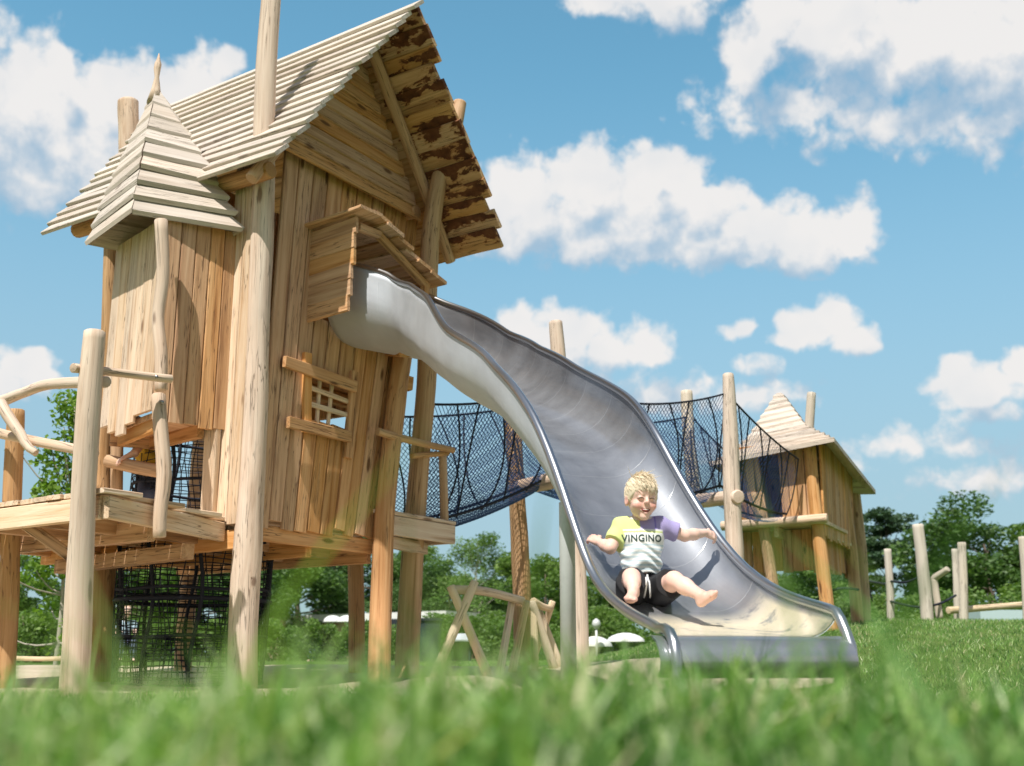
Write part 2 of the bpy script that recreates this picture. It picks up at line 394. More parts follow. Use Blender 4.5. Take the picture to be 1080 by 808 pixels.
def cloud_shader(name, puffs):
    g = cloud_group(name, puffs)
    def field(off):
        nd = W.node('ShaderNodeGroup'); nd.node_tree = g
        W.link(W.vmath('ADD', cb.outputs[0], off).outputs[0], nd.inputs[0]); return nd.outputs[0]
    f0 = field((0, 0, 0)); f1 = field((-.018, .044, 0))
    dens = W.step(f0, .0, .42)
    lit = W.step(W.math('SUBTRACT', f0, f1), -.62, .46)
    soft = W.noise(cb.outputs[0], 11, 3, .55)
    lit = W.math('ADD', W.math('MULTIPLY', lit, .86), W.math('MULTIPLY_ADD', soft, .50, -.12), clamp=True)
    dens = W.math('MULTIPLY', dens, W.math('MULTIPLY_ADD', lit, .42, .58))
    ccol = W.mix(lit, CL_DARK, CL_LIT)
    b = W.node('ShaderNodeBackground'); b.inputs[1].default_value = .1
    W.link(W.mix(W.math('MULTIPLY', dens, .96), skc, ccol), b.inputs[0]); return b.outputs[0]
def sel(cond, a, b):          # cond 0 -> a, 1 -> b
    nd = W.node('ShaderNodeMixShader'); W.link(cond, nd.inputs[0]); W.link(a, nd.inputs[1]); W.link(b, nd.inputs[2]); return nd.outputs[0]
PA = [p for p in PUFFS if p[0] < 280 and p[1] < 300]; PG = [p for p in PUFFS if p[0] < 280 and p[1] >= 300]
PB = [p for p in PUFFS if p[0] >= 280 and p[1] < 310]; PD = [p for p in PUFFS if p[0] >= 280 and p[1] >= 310]
right = W.math('GREATER_THAN', az, ae(330, 300)[0])
hiL = W.math('GREATER_THAN', el, ae(150, 320)[1]); hiR = W.math('GREATER_THAN', el, ae(720, 306)[1])
clouds = sel(right, sel(hiL, cloud_shader('cloud_low_left', PG), cloud_shader('cloud_left', PA)), sel(hiR, cloud_shader('cloud_low_right', PD), cloud_shader('cloud_right', PB)))
inw = W.math('MULTIPLY', W.math('LESS_THAN', W.math('ABSOLUTE', az), .62), W.math('MULTIPLY', W.math('GREATER_THAN', el, -.10), W.math('LESS_THAN', el, .72)))
W.link(sel(inw, bg.outputs[0], clouds), w.node_tree.nodes['World Output'].inputs[0])

cam = bpy.data.cameras.new('camera'); co = bpy.data.objects.new('camera', cam); COL.objects.link(co); SC.camera = co
co.location = (0, 0, CAM_H); co.rotation_euler = (math.pi / 2 + TH, 0, 0)
cam.sensor_width = 36; cam.lens = 36 * F_PX / 1080; cam.clip_start = .02; cam.clip_end = 2000
cam.dof.use_dof = True; cam.dof.focus_distance = 6.0; cam.dof.aperture_fstop = 3.2
SC.view_settings.view_transform = 'Standard'; SC.view_settings.look = 'None'; SC.view_settings.exposure = 0.29; SC.view_settings.gamma = 1
SC.cycles.use_denoising = True; SC.cycles.max_bounces = 8; SC.cycles.transparent_max_bounces = 8
try: SC.cycles.denoiser = 'OPENIMAGEDENOISE'
except Exception: pass

# ------------------------------------------------------------------ ground
def sstep(x, a, b):
    t = np.clip((np.asarray(x, float) - a) / (b - a), 0, 1); return t * t * (3 - 2 * t)
def ground_z(x, y):
    x = np.asarray(x, float); y = np.asarray(y, float)
    z = .072 * sstep(y, .15, .6) * (1 - sstep(y, 1.3, 2.6)) + .13 * sstep(y, 7.5, 11) + .006 * np.clip(y - 11, 0, 90)
    mound = .62 * sstep(y, 6.5, 17) * sstep(x - .06 * y, -.8, 3.2) * (1 - sstep(y, 26, 45))
    return z + mound + .012 * np.sin(x * 2.1 + y) * np.sin(y * 1.7)
def ground_mat():
    m, t, p = newmat('lawn')
    tc = t.node('ShaderNodeTexCoord').outputs['Object']
    n = t.noise(tc, 1.3, 5, .6); f = t.noise(tc, 38, 4, .65); g = t.noise(tc, .35, 3, .5)
    c = t.ramp(f, [(.25, (.045, .085, .018)), (.5, (.09, .155, .034)), (.75, (.15, .22, .06))])
    c = t.mix(t.step(n, .5, .75, 0, .5), c, (.16, .19, .06))
    t.link(c, p.inputs['Base Color']); p.inputs['Roughness'].default_value = .9; p.inputs['Specular IOR Level'].default_value = .1
    b = t.node('ShaderNodeBump'); b.inputs['Strength'].default_value = .8; b.inputs['Distance'].default_value = .03
    t.link(f, b.inputs['Height']); t.link(b.outputs[0], p.inputs['Normal'])
    return m
def sand_mat():
    m, t, p = newmat('sand')
    tc = t.node('ShaderNodeTexCoord').outputs['Object']
    n = t.noise(tc, 6, 6, .65); f = t.noise(tc, 90, 3, .6)
    c = t.ramp(n, [(.3, (.44, .36, .25)), (.6, (.54, .455, .335)), (.8, (.60, .52, .40))])
    t.link(c, p.inputs['Base Color']); p.inputs['Roughness'].default_value = .95
    b = t.node('ShaderNodeBump'); b.inputs['Strength'].default_value = .6; b.inputs['Distance'].default_value = .02
    t.link(t.math('MULTIPLY_ADD', f, .3, n), b.inputs['Height']); t.link(b.outputs[0], p.inputs['Normal'])
    return m
def sheet(name, xs, ys, mat, dz=0., kind='structure'):
    X, Y = np.meshgrid(xs, ys); V = np.c_[X.ravel(), Y.ravel(), ground_z(X, Y).ravel() + dz]; nx = len(xs)
    F = [(j * nx + i, j * nx + i + 1, (j + 1) * nx + i + 1, (j + 1) * nx + i) for j in range(len(ys) - 1) for i in range(nx - 1)]
    mb = MB(); mb.add(V, F, V, .5, True); o = mb.build(name, mat); o['kind'] = kind; return o
gx = np.concatenate([[-600, -300, -150, -80, -50], np.arange(-32, 32.1, .5), [50, 80, 150, 300, 600]])
gy = np.concatenate([[-300, -100, -40, -15, -6], np.arange(-2, 40.1, .5), [45, 52, 60, 72, 88, 110, 150, 250, 450, 900]])
ground = sheet('ground', gx, gy, ground_mat())
def patch(name, poly_c, rx, ry, mat, dz, seed):
    r = np.random.default_rng(seed); n = 64; th = np.linspace(0, 2 * np.pi, n, endpoint=False)
    w_ = 1 + .10 * np.sin(2 * th + r.uniform(0, 6)) + .07 * np.sin(3 * th + r.uniform(0, 6)) + .04 * np.sin(7 * th + r.uniform(0, 6)) + .03 * np.sin(13 * th + r.uniform(0, 6))
    V = [np.array([*poly_c, 0])]; F = []
    K = 14
    for k in range(1, K + 1):
        for a, ww in zip(th, w_): V.append(np.array([poly_c[0] + rx * ww * math.cos(a) * k / K, poly_c[1] + ry * ww * math.sin(a) * k / K, 0]))
    V = np.array(V); V[:, 2] = ground_z(V[:, 0], V[:, 1]) + dz; V[-n:, 2] -= .12
    for i in range(n): F.append((0, 1 + i, 1 + (i + 1) % n))
    for k in range(K - 1):
        for i in range(n):
            a = 1 + k * n + i; b = 1 + k * n + (i + 1) % n; F.append((a, a + n, b + n, b))
    mb = MB(); mb.add(V, F, V, .5, True); o = mb.build(name, mat); o['kind'] = 'structure'; return o
SAND = sand_mat()
patch('sand_pit', (-2.1, 8.9), 4.4, 3.6, SAND, .025, 3)
patch('sand_path', (.75, 5.3), 1.2, .75, SAND, .02, 5)

# ================================================================== the big play house
HA = math.radians(56.0)
house = thing('play_house', 'big crooked two storey wooden play house on log poles with turret', 'play house', (-1.79, 7.4, 0), HA)
HM = np.array(base_matrix(house)); HI = np.linalg.inv(HM)
def w2l(p): return (HI @ np.r_[np.asarray(p, float), 1])[:3]
def L_(px, py, Y): return w2l(at(px, py, Y))
def hit(px, py, ax, val):
    r0 = w2l((0, 0, CAM_H)); r1 = HI[:3, :3] @ ray(px, py); return r0 + r1 * ((val - r0[ax]) / r1[ax])
def hgz(x, y):
    p = HM @ np.array([x, y, 0, 1]); return float(ground_z(p[0], p[1]))
X_, Y_, Z_ = np.eye(3)

# --- log poles carrying the house (each one its own part)
def pole(pts, rad, mat='pole', wob=.05, seg=16):
    pts = [np.asarray(p, float) for p in pts]
    if pts[0][2] < .6: pts[0] = pts[0] + [0, 0, -.25]
    mb = MB(); log(mb, pts, rad, seg, wob); o = mb.build('pole', M[mat], house); return o
pole([(.10, -.02, -.1), hit(257, 650, 1, 0), hit(262, 560, 1, 0), hit(269, 440, 1, 0), hit(273, 330, 1, 0), hit(278, 200, 1, 0), hit(280, 90, 1, 0), (.0, 0, 5.6)], [.098, .095, .09, .082, .08, .074, .068], wob=.055)
pole([L_(76, 760, 6.2), L_(80, 690, 6.2), L_(86, 560, 6.18), L_(92, 450, 6.16), L_(100, 349, 6.15)], [.078, .076, .072, .068, .06], wob=.06)
pole([L_(5, 730, 7.5), L_(9, 640, 7.5), L_(12, 540, 7.45), L_(17, 432, 7.42)], [.07, .066, .062, .055], 'polebrown')
pole([L_(106, 720, 8.4), L_(108, 600, 8.4), L_(108, 500, 8.3), L_(114, 380, 8.25), L_(118, 238, 8.2)], [.10, .098, .062, .06, .055], 'polebrown')
pole([L_(-66, 760, 7.4), L_(-64, 600, 7.4), L_(-60, 425, 7.4)], [.07, .065, .055], 'polebrown')
# right hand pair
pole([L_(399, 720, 8.1), hit(402, 640, 1, -.1), hit(406, 540, 1, -.1), hit(415, 450, 1, -.1), hit(421, 400, 1, -.1), hit(427, 362, 1, -.1)], [.088, .082, .076, .072, .075, .078], 'plank')
pole([L_(429, 720, 8.75), hit(431, 660, 1, .25), hit(438, 540, 1, .1), hit(450, 400, 1, -.05), hit(451, 330, 1, -.15), hit(454, 250, 1, -.24), hit(463, 190, 1, -.33), hit(479, 135, 1, -.36), hit(485, 108, 1, -.37)], [.10, .095, .085, .08, .075, .07, .066, .06], 'polebrown')
pole([L_(378, 720, 9.7), L_(376, 640, 9.7), L_(374, 560, 9.7)], [.072, .068, .066], 'polebrown')
pole([(.60, 2.28, 1.0), (.60, 2.30, 2.8), (.58, 2.34, 4.3), (.52, 2.36, 5.10)], [.085, .08, .085, .09])
pole([(1.45, 2.2, -.1), (1.46, 2.2, 1.5), (1.55, 2.2, 3.6)], [.08, .075, .07], 'polebrown')

# --- gable wall: fanned upright boards with a window and the slide's mouth
gb = MB()
bounds = [0, .095, .195, .295, .40, .51, .625, .72, .81, .905, 1.0]
def gx_(u, z): return (.12 + .03 * (z - 1.1)) * (1 - u) + (1.325 + .165 * (z - 1.1)) * u
for i in range(10):
    u0, u1 = bounds[i] + .004, bounds[i + 1] - .004
    segs = [(1.10 + RNG.uniform(-.035, .03), 3.98)]
    lo = segs[0][0]
    if 3 <= i <= 5: segs = [(lo, 1.885), (2.245, 2.66), (3.30, 3.98)]
    elif 6 <= i <= 8: segs = [(lo, 2.60), (3.28, 3.98)]
    if i == 9: segs = [(lo, 2.62), (2.62, 3.9)]
    for (za, zb) in segs:
        if i >= 8: zb = min(zb, 3.9)
        ca, cb_ = (gx_(u0, za) + gx_(u1, za)) / 2, (gx_(u0, zb) + gx_(u1, zb)) / 2
        yo = RNG.uniform(-.004, .004)
        plank(gb, (ca, yo, za), (cb_, yo, zb), X_, gx_(u1, za) - gx_(u0, za), .03, wane=.012, w2=gx_(u1, zb) - gx_(u0, zb), cham=.006)
gw = gb.build('gable_wall', M['plank'], house)
# --- side wall
sb = MB()
for (y0, y1, za, zb) in [(.03, .125, 1.08, 3.75), (.13, .235, 1.10, 3.75)]:
    plank(sb, (-.005, (y0 + y1) / 2, za), (-.015, (y0 + y1) / 2, zb), Y_, y1 - y0, .03)
sb.build('side_wall', M['panel'], house)
cb_ = MB(); plank(cb_, (-.035, .285, .99), (-.06, .27, 1.74), Y_, .12, .045); cb_.build('corner_board', M['panel'], house)
rb = MB()
for k in range(11): plank(rb, (.07 + k * .135, 1.2, 2.27), (.07 + k * .142, 1.2, 4.0), X_, .13, .03)
rb.build('rear_wall', M['plank'], house)
rw = MB()
for k in range(8): 
    plank(rw, (1.47, .12 + k * .14, 2.13), (1.66, .12 + k * .14, 3.75), Y_, .135, .03)
rw.build('far_wall', M['plank'], house)

# --- window: crooked frame and lattice
wn = MB(); yw = -.032
plank(wn, (.535, yw, 1.78), (.505, yw, 2.36), X_, .075, .035, wane=.06)
plank(wn, (.975, yw - .001, 1.66), (1.015, yw - .001, 2.33), X_, .085, .035, wane=.06)
plank(wn, hit(300, 381, 1, yw - .034), hit(375, 408, 1, yw - .034), Z_, .085, .035, wane=.06)
plank(wn, hit(304, 445, 1, yw - .034), hit(369, 461, 1, yw - .034), Z_, .085, .035, wane=.06)
win = wn.build('window', M['plank'], house)
lt = MB()
for x0, x1 in [(.66, .675), (.775, .81), (.875, .90)][:2]: plank(lt, (x0, -.004, 1.84), (x1, -.004, 2.28), X_, .032, .022, wane=.05)
for z0, z1 in [(2.115, 2.09), (1.995, 1.985)]: plank(lt, (.55, -.022, z0), (.98, -.022, z1), Z_, .035, .02, wane=.08)
lt.build('lattice', M['panel'], win)
fl = MB()
for k in range(6): plank(fl, (.05, .15 + k * .18, 2.27), (1.42, .15 + k * .18, 2.27), Y_, .175, .035)
for y in (.3, 1.05): plank(fl, (.05, y, 2.20), (1.42, y, 2.20), Y_, .07, .1)
fl.build('upper_floor', M['plank'], house)

# --- gable boarding (lapped) and rafters
ZR, XR = 5.115, .84                      # ridge
def xl(z): return -.25 + (z - 3.48) * (XR + .25) / (ZR - 3.48)
def xr(z): return 2.02 - (z - 3.52) * (2.02 - XR) / (ZR - 3.52)
gs = MB(); z = 3.79
while z < 4.98:
    h = RNG.uniform(.098, .118); zc = z + h / 2
    a, b = xl(zc) + .09, xr(zc) - .10
    if b - a > .12:
        plank(gs, (a, -.10 + .012, zc + .012), (b, -.10 + .012, zc - .012), (0, .20, 1), h + .022, .026, wane=.03)
    z += h
gs.build('gable_boarding', M['plank'], house)
for a, b in [((XR + .07, -.20, 4.93), (1.98, -.20, 3.47)), ((.74, -.16, 4.86), (-.22, -.14, 3.42))]:
    mb = MB(); log(mb, [a, (np.array(a) + b) / 2 + [.01, 0, .012], b], [.05, .048, .045], 12, .05); mb.build('rafter', M['plank'], house)
for p0, p1, r in [((-.10, -.20, 3.52), (-.10, 2.0, 3.56), .062), ((1.62, -.12, 3.83), (1.62, 2.1, 3.83), .055)]:
    mb = MB(); log(mb, [p0, p1], r, 12, .04); mb.build('purlin', M['plank'], house)

# --- roof: two slopes of overlapping boards along the ridge
lr = MB(); sl = np.array([XR + .25, 0, ZR - 3.48]); LS = np.linalg.norm(sl); sl /= LS; nl = np.array([-sl[2], 0, sl[0]])
NB = 16
for i in range(NB):
    k = (i + .5) / NB; c = np.array([-.25, 0, 3.48]) + sl * LS * k + nl * .03
    yf = -.40 - .36 * k ** .9 + RNG.uniform(-.04, .04); yb = 2.18 + .12 * k + RNG.uniform(-.04, .03)
    rngs = [(yf, yb)]
    if i < 4: rngs = [(yf, .50 + .03 * i), (1.22 + .03 * i, yb)]
    for (a, b) in rngs:
        zt = RNG.uniform(-.011, .011)
        plank(lr, c + [0, a, zt], c + [0, b, -zt + .02 * (i < 4)], sl + nl * -.20, LS / NB + .03, .030, wane=.05, cham=.004)
leftroof = lr.build('roof_slope', M['roof'], house)
rr = MB(); rs = np.array([XR - 2.02, 0, ZR - 3.52]); RS_ = np.linalg.norm(rs); rs /= RS_; nr = np.array([rs[2], 0, -rs[0]])
k = 0.0; bark = []
while k < RS_ - .05:
    wv = min(RNG.uniform(.125, .185), RS_ - k - .015); c = np.array([2.02, 0, 3.52]) + rs * (k + wv / 2) + nr * .03
    yf = -.70 + RNG.uniform(-.045, .05); n0 = rr.n
    ti = RNG.uniform(-.012, .012)
    plank(rr, c + [0, yf, ti], c + [0, 2.2, -ti], rs - nr * .11, wv + .03, .038, wane=.06, step=.08)
    v = rr.v[-1]; e_side = RNG.choice([-1, 1]); bark += (((v[:, 1] < -.10) & (((v - c) @ nr) < .012)) * np.where(((v - c) @ rs) * e_side > 0, 1.0, .25)).tolist()
    k += wv
rightroof = rr.build('roof_slope', M['barkroof'], house, extra={'bark': bark})

# --- hood over the slide's mouth
hd = MB()
def hp(px, py, Y): return hit(px, py, 1, Y)
zb, zt = 2.60, 3.30
for i in range(6):
    za = zb + (zt - zb) * i / 6; zc = za + (zt - zb) / 12
    yfh = hit(367, 330, 0, .515)[1] + (hit(378, 224, 0, .515)[1] - hit(367, 330, 0, .515)[1]) * (i + .5) / 6
    plank(hd, (.515, -.01, zc + RNG.uniform(-.006, .006)), (.515 + .003 * (i % 2), yfh + RNG.uniform(-.008, .008), zc + .02 + RNG.uniform(-.006, .006)), Z_, (zt - zb) / 6 + .006, .028, wane=.03)
hood = hd.build('slide_hood', M['plank'], house)
hr = MB()
for i in range(7):
    za = 2.72 + .068 * i
    plank(hr, (1.38, -.01, za), (1.385, -.42, za), Z_, .072, .028, wane=.04)
hr.build('hood_side', M['plank'], hood)
ht = MB()
plank(ht, (.545, -.005, 3.335), (.555, -.56, 3.36), (1, 0, .05), .24, .026, wane=.05)
pA = np.array([.65, 0, 3.375]); pB = np.array([1.46, 0, 3.06]); dv = nrm(pB - pA); LH = np.linalg.norm(pB - pA); nh = np.array([-dv[2], 0, dv[0]])
for i in range(6):
    c = pA + dv * LH * (i + .5) / 6 + nh * .02
    plank(ht, c + [0, .02, 0], c + [0, -.52 + RNG.uniform(-.03, .03), 0], dv + nh * .16, LH / 6 + .05, .03, wane=.08)
ht.build('hood_roof', M['plank'], hood)
hf = MB()
plank(hf, (.56, -.43, 3.265), (.80, -.43, 3.275), Z_, .055, .05)
plank(hf, (.79, -.431, 3.27), (1.38, -.431, 3.03), nh, .055, .05)
plank(hf, (1.345, -.43, 3.03), (1.34, -.43, 2.72), X_, .06, .05)
plank(hf, (.60, -.15, 3.26), (1.02, -.12, 2.95), Z_, .05, .04)
hf.build('hood_frame', M['plank'], hood)

# --- turret
C0, TL, TR = np.array([-.50, .36]), np.array([-.31, 1.14]), np.array([.0, .20])
def turret_face(a, b, name, zlist, mat, ztop=3.16):
    mb = MB(); n = len(zlist); d = (b - a) / n; wd = np.r_[nrm(d), 0]; L = np.linalg.norm(d)
    for i, z in enumerate(zlist):
        c = a + d * (i + .5)
        out = RNG.uniform(0, .006)
        nv = np.array([wd[1], -wd[0]]) * (1 if name == 'x' else 1)
        plank(mb, (*(c + nv * out), z), (*(c * 1.0 + nv * (out + .0)), ztop), wd, L - .005, .03, wane=.02, cham=.006)
    return mb.build(name, M[mat], house)
turret_face(TL, C0, 'turret_wall', [1.80, 1.74, 1.70, 1.76, 1.80, 1.80], 'panel')
turret_face(C0, TR, 'turret_wall', [1.74, 1.73, 1.735, 1.72, 1.73], 'plank')
tf = MB(); extrude_poly(tf, [C0 + [.05, .04], TR + [-.02, .03], [.0, 1.1], TL + [.04, -.03]], 1.76, 1.80)
tf.build('turret_floor', M['plank'], house)
tj = MB()
plank(tj, (*(TL + [.05, -.03]), 1.73), (.0, .95, 1.73), Z_, .1, .04); plank(tj, (-.12, .32, 1.72), (-.02, .95, 1.72), Z_, .1, .05); plank(tj, (-.42, .42, 1.72), (-.24, 1.02, 1.72), Z_, .1, .04)
tj.build('turret_joist', M['plank'], house)
mb = MB(); log(mb, [L_(170, 232, 7.0), L_(172, 290, 7.02), L_(167, 335, 7.02), L_(170, 375, 7.0), L_(170, 412, 7.0)], [.046, .042, .04, .045, .043], 12, .08); mb.build('turret_post', M['pole'], house)
mb = MB(); log(mb, [L_(167, 416, 6.68), L_(169, 450, 6.66), L_(173, 500, 6.63), L_(169, 540, 6.60), L_(168, 567, 6.60)], [.042, .044, .046, .042, .04], 12, .06); mb.build('turret_post', M['pole'], house)
# turret roof: nine courses of mitred boards
E4 = np.array([[-.045, .05], [-.71, .385], [-.51, 1.155], [.16, .86]]); AP = np.array([-.375, .775]); E4 = E4 + [-.030, .045]; ZE, ZA = 3.148, 4.36
tr = MB(); NC = 9
for kc in range(NC):
    t0, t1 = .94 * kc / NC, .94 * (kc + 1) / NC + (.03 if kc < NC - 1 else .0)
    def ringp(t, dz, k=1.0):
        s_ = (1 - t) * (1 + .10 * math.sin(math.pi * min(t, 1))); s_ = max(s_, .03)
        return np.c_[AP + (E4 - AP) * s_ * k, np.full(4, ZE + (ZA - ZE) * t + dz)]
    jo = RNG.uniform(-.013, .013, 4)
    lo_o = ringp(t0, .004, 1.035); hi_o = ringp(t1, .0); lo_i = ringp(t0, -.026, 1.0); hi_i = ringp(t1, -.03, .93)
    hi_o[:, :2] = AP + (hi_o[:, :2] - AP) * .90
    for a in range(4):
        b = (a + 1) % 4; off = RNG.uniform(0, 60, 3)
        gap = RNG.uniform(-.006, .010)
        ea, eb = nrm(lo_o[b] - lo_o[a]), nrm(hi_o[b] - hi_o[a])
        dz = np.array([0, 0, jo[a]])
        P = [lo_o[a] + ea * gap + dz, lo_o[b] - ea * gap - dz, hi_o[b] - eb * gap, hi_o[a] + eb * gap, lo_i[a] + ea * gap + dz, lo_i[b] - ea * gap - dz, hi_i[b], hi_i[a]]
        P = np.array(P)
        g = np.c_[(P - P[0]) @ ea, (P - P[0]) @ np.array([0, 0, 1.]), np.zeros(8)] + off
        tr.add(P, [(0, 1, 2, 3), (5, 4, 7, 6), (1, 0, 4, 5), (2, 1, 5, 6), (3, 2, 6, 7), (0, 3, 7, 4)], g, RNG.uniform())
troof = tr.build('turret_roof', M['roof'], house)
fn = MB(); P = [(AP[0], AP[1], ZA - .16), (AP[0], AP[1], ZA - .05), (AP[0], AP[1], ZA + .05), (AP[0] - .004, AP[1], ZA + .12), (AP[0], AP[1], ZA + .16), (AP[0], AP[1], ZA + .20), (AP[0], AP[1], ZA + .25)]
tube(fn, P, [.060, .034, .017, .026, .026, .013, .003], 10); fn.build('finial', M['pole'], troof)

# --- platforms
DZ = 1.13
dk = MB()
for k in range(18):                                   # deck boards of the front terrace, laid crosswise
    y = -.22 + k * .142
    x1 = 0.02 if y > .2 else -1.23 + (y + .25) * 3.0 + .12
    plank(dk, (-1.26 + RNG.uniform(-.02, .02), y, DZ - .012), (min(x1, .05), y, DZ - .012), Y_, .136, .028)
for k in range(16):
    y = .10 + k * .142; plank(dk, (.04, y, DZ + .01), (1.36, y, DZ + .01), Y_, .136, .028)
deck = dk.build('deck', M['panel'], house)
fa = MB()
plank(fa, (-1.235, -.255, DZ - .10), (-.02, .16, DZ - .10), Z_, .125, .045, wane=.01, step=.3)
plank(fa, (-1.232, -.22, DZ - .10), (-1.232, 2.2, DZ - .10), Z_, .13, .045, wane=.01, step=.3)
fa.build('fascia', M['panel'], deck)
jo = MB()
for y in (.45, .95, 1.5, 2.1): plank(jo, (-1.20, y, DZ - .10), (1.34, y, DZ - .10), Z_, .12, .05, wane=.01, step=.4)
for x in (-.62, .04, .70, 1.34): plank(jo, (x, .06 if x > 0 else .12, DZ - .15), (x, 2.2, DZ - .15), Z_, .13, .06, wane=.01, step=.4)
plank(jo, (.05, .04, DZ - .09), (1.34, .04, DZ - .09), Z_, .11, .045, wane=.01)
plank(jo, (-.3, .15, DZ - .25), (-.02, 1.9, DZ - .25), Z_, .10, .09, wane=.01)
plank(jo, (-1.0, .35, DZ - .33), (-1.2, .55, DZ - .14), Z_, .07, .05, wane=.01)
jo.build('joist', M['plank'], deck)
rd = MB(); 
for k in range(6): plank(rd, (1.30, .0 + k * .15, 1.305), (2.27, .0 + k * .15, 1.305), Y_, .144, .03)
rdeck = rd.build('landing', M['panel'], house)
rf = MB(); plank(rf, (1.33, -.045, 1.21), (2.265, -.045, 1.21), Z_, .15, .045, wane=.01); plank(rf, (2.24, -.02, 1.21), (2.24, .8, 1.21), Z_, .15, .045, wane=.01)
plank(rf, (1.36, -.03, 1.09), (2.1, .12, 1.09), Z_, .09, .06, wane=.02); rf.build('fascia', M['panel'], rdeck)
mb = MB(); plank(mb, hit(404, 369, 1, .25), hit(428, 370, 1, -.55), Z_, .10, .09, wane=.05); mb.build('beam_end', M['plank'], house)
mb = MB(); plank(mb, (1.50, -.05, 2.36), (1.62, -.09, 2.35), Z_, .11, .07, wane=.03); mb.build('spacer_block', M['plank'], house)

# --- railings (natural round wood)
def rail(pts, r, mat='pole', name='rail'):
    mb = MB(); log(mb, pts, r, 12, .07); o = mb.build(name, M[mat], house); return o
r1 = rail([L_(77, 388, 6.10), L_(105, 391, 6.28), L_(140, 395, 6.45), L_(181, 400, 6.62)], [.028, .027, .026, .027])
rail([L_(-60, 438, 7.6), L_(-5, 425, 7.1), L_(25, 414, 6.9), L_(55, 405, 6.7), L_(112, 403, 6.25)], [.04, .035, .032, .033, .034])
rail([L_(-60, 440, 7.2), L_(0, 457, 6.95), L_(40, 466, 6.7), L_(100, 478, 6.3)], [.034, .032, .03, .03])
rail([L_(0, 424, 6.75), L_(12, 445, 6.7), L_(22, 458, 6.66), L_(28, 470, 6.65), L_(38, 478, 6.62)], [.032, .034, .03, .026, .022], name='brace')
rail([hit(398, 455, 1, -.14), hit(430, 464, 1, -.14), hit(478, 475, 1, -.08)], [.03, .028, .027], 'polebrown')
rail([hit(434, 481, 1, -.06), hit(472, 478, 1, -.03)], .024, 'polebrown')
rail([hit(467, 478, 1, -.02), (2.18, -.02, 1.30)], .036, 'polebrown', 'railing_post')
rail([L_(113, 486, 7.9), L_(140, 492, 7.8), L_(170, 497, 7.7)], .045, 'polebrown')
rail([L_(123, 520, 8.0), L_(124, 450, 8.0)], .045, 'polebrown', 'railing_post')
for px, py, Y in [(165, 397.5, 6.56), (171, 424, 6.64)]:
    bo = MB(); p = L_(px, py, Y); q = L_(px, py, Y - .035); tube(bo, [p, q], .012, 8); bo.build('bolt', M['bolt'], house)

# --- climbing net tunnel under the house
def net_tube(mb, c, r0, r1, z0, z1, nv, nh, rr):
    cx, cy = c
    for i in range(nv):
        a = 2 * math.pi * i / nv
        P = [(cx + (r0 + (r1 - r0) * t) * math.cos(a + .06 * math.sin(6 * t + i)), cy + (r0 + (r1 - r0) * t) * math.sin(a), z0 + (z1 - z0) * t) for t in np.linspace(0, 1, 9)]
        tube(mb, P, rr if i % 6 else rr * 3.2, 3 if i % 6 else 6, caps=False)
    for j in range(nh):
        t = j / (nh - 1); r = r0 + (r1 - r0) * t
        th = np.linspace(0, 2 * math.pi, 29)
        P = np.c_[cx + r * np.cos(th), cy + r * np.sin(th), z0 + (z1 - z0) * t + .008 * np.sin(5 * th + j)]
        big = j % 8 == 0
        tube(mb, P, rr * 3.0 if big else rr, 6 if big else 3, caps=False)
nc = at(204, 640, 8.35)
climb = thing('climbing_net', 'black tubular climbing net hanging from the house floor down to the ground', 'climbing net', (nc[0], nc[1], float(ground_z(nc[0], nc[1]))))
mb = MB(); net_tube(mb, nc[:2], .52, .56, float(ground_z(nc[0], nc[1])) + .02, 1.02, 60, 25, .0045); mb.build('net', M['rope'], climb, world=True)
mb = MB(); net_tube(mb, nc[:2], .50, .50, 1.05, 1.9, 50, 18, .004); mb.build('inner_net', M['rope'], climb, world=True)
mb = MB()
for z, r in [(1.03, .565), (.62, .55)]:
    th = np.linspace(0, 2 * math.pi, 41); tube(mb, np.c_[nc[0] + r * np.cos(th), nc[1] + r * np.sin(th), np.full(41, z)], .016, 8)
mb.build('hoop', M['rope'], climb, world=True)

# ================================================================== the steel slide
SL = np.array([[-1.244, 8.206, 2.538, .583, .747, .347], [-.65, 7.91, 2.343, .544, .493, .352], [-.357, 7.47, 2.111, .597, .345, .374], [-.188, 6.926, 1.876, .585, .31, .377],
               [-.011, 6.353, 1.619, .438, .31, .376], [.221, 5.774, 1.341, .387, .285, .36], [.39, 5.185, .992, .346, .245, .335], [.642, 4.599, .408, .145, .155, .358], [.800, 3.957, .272, .022, .085, .365]])
NS = 73
slide = thing('slide', 'long curved stainless steel slide running from the play house down to the grass', 'slide', (.80, 3.96, 0))
SP = np.c_[catmull(SL[:, :3], NS)]; SHL = catmull(SL[:, 3], NS); SHR = catmull(SL[:, 4], NS); SW = catmull(SL[:, 5], NS)
SD = np.gradient(SP[:, :2], axis=0); SD /= np.linalg.norm(SD, axis=1)[:, None]; SRT = np.c_[-SD[:, 1], SD[:, 0]]
SR = np.interp(np.linspace(0, 1, NS), [0, .55, .8, 1], [.32, .30, .24, .13])
arc = np.r_[0, np.cumsum(np.linalg.norm(np.diff(SP, axis=0), axis=1))]
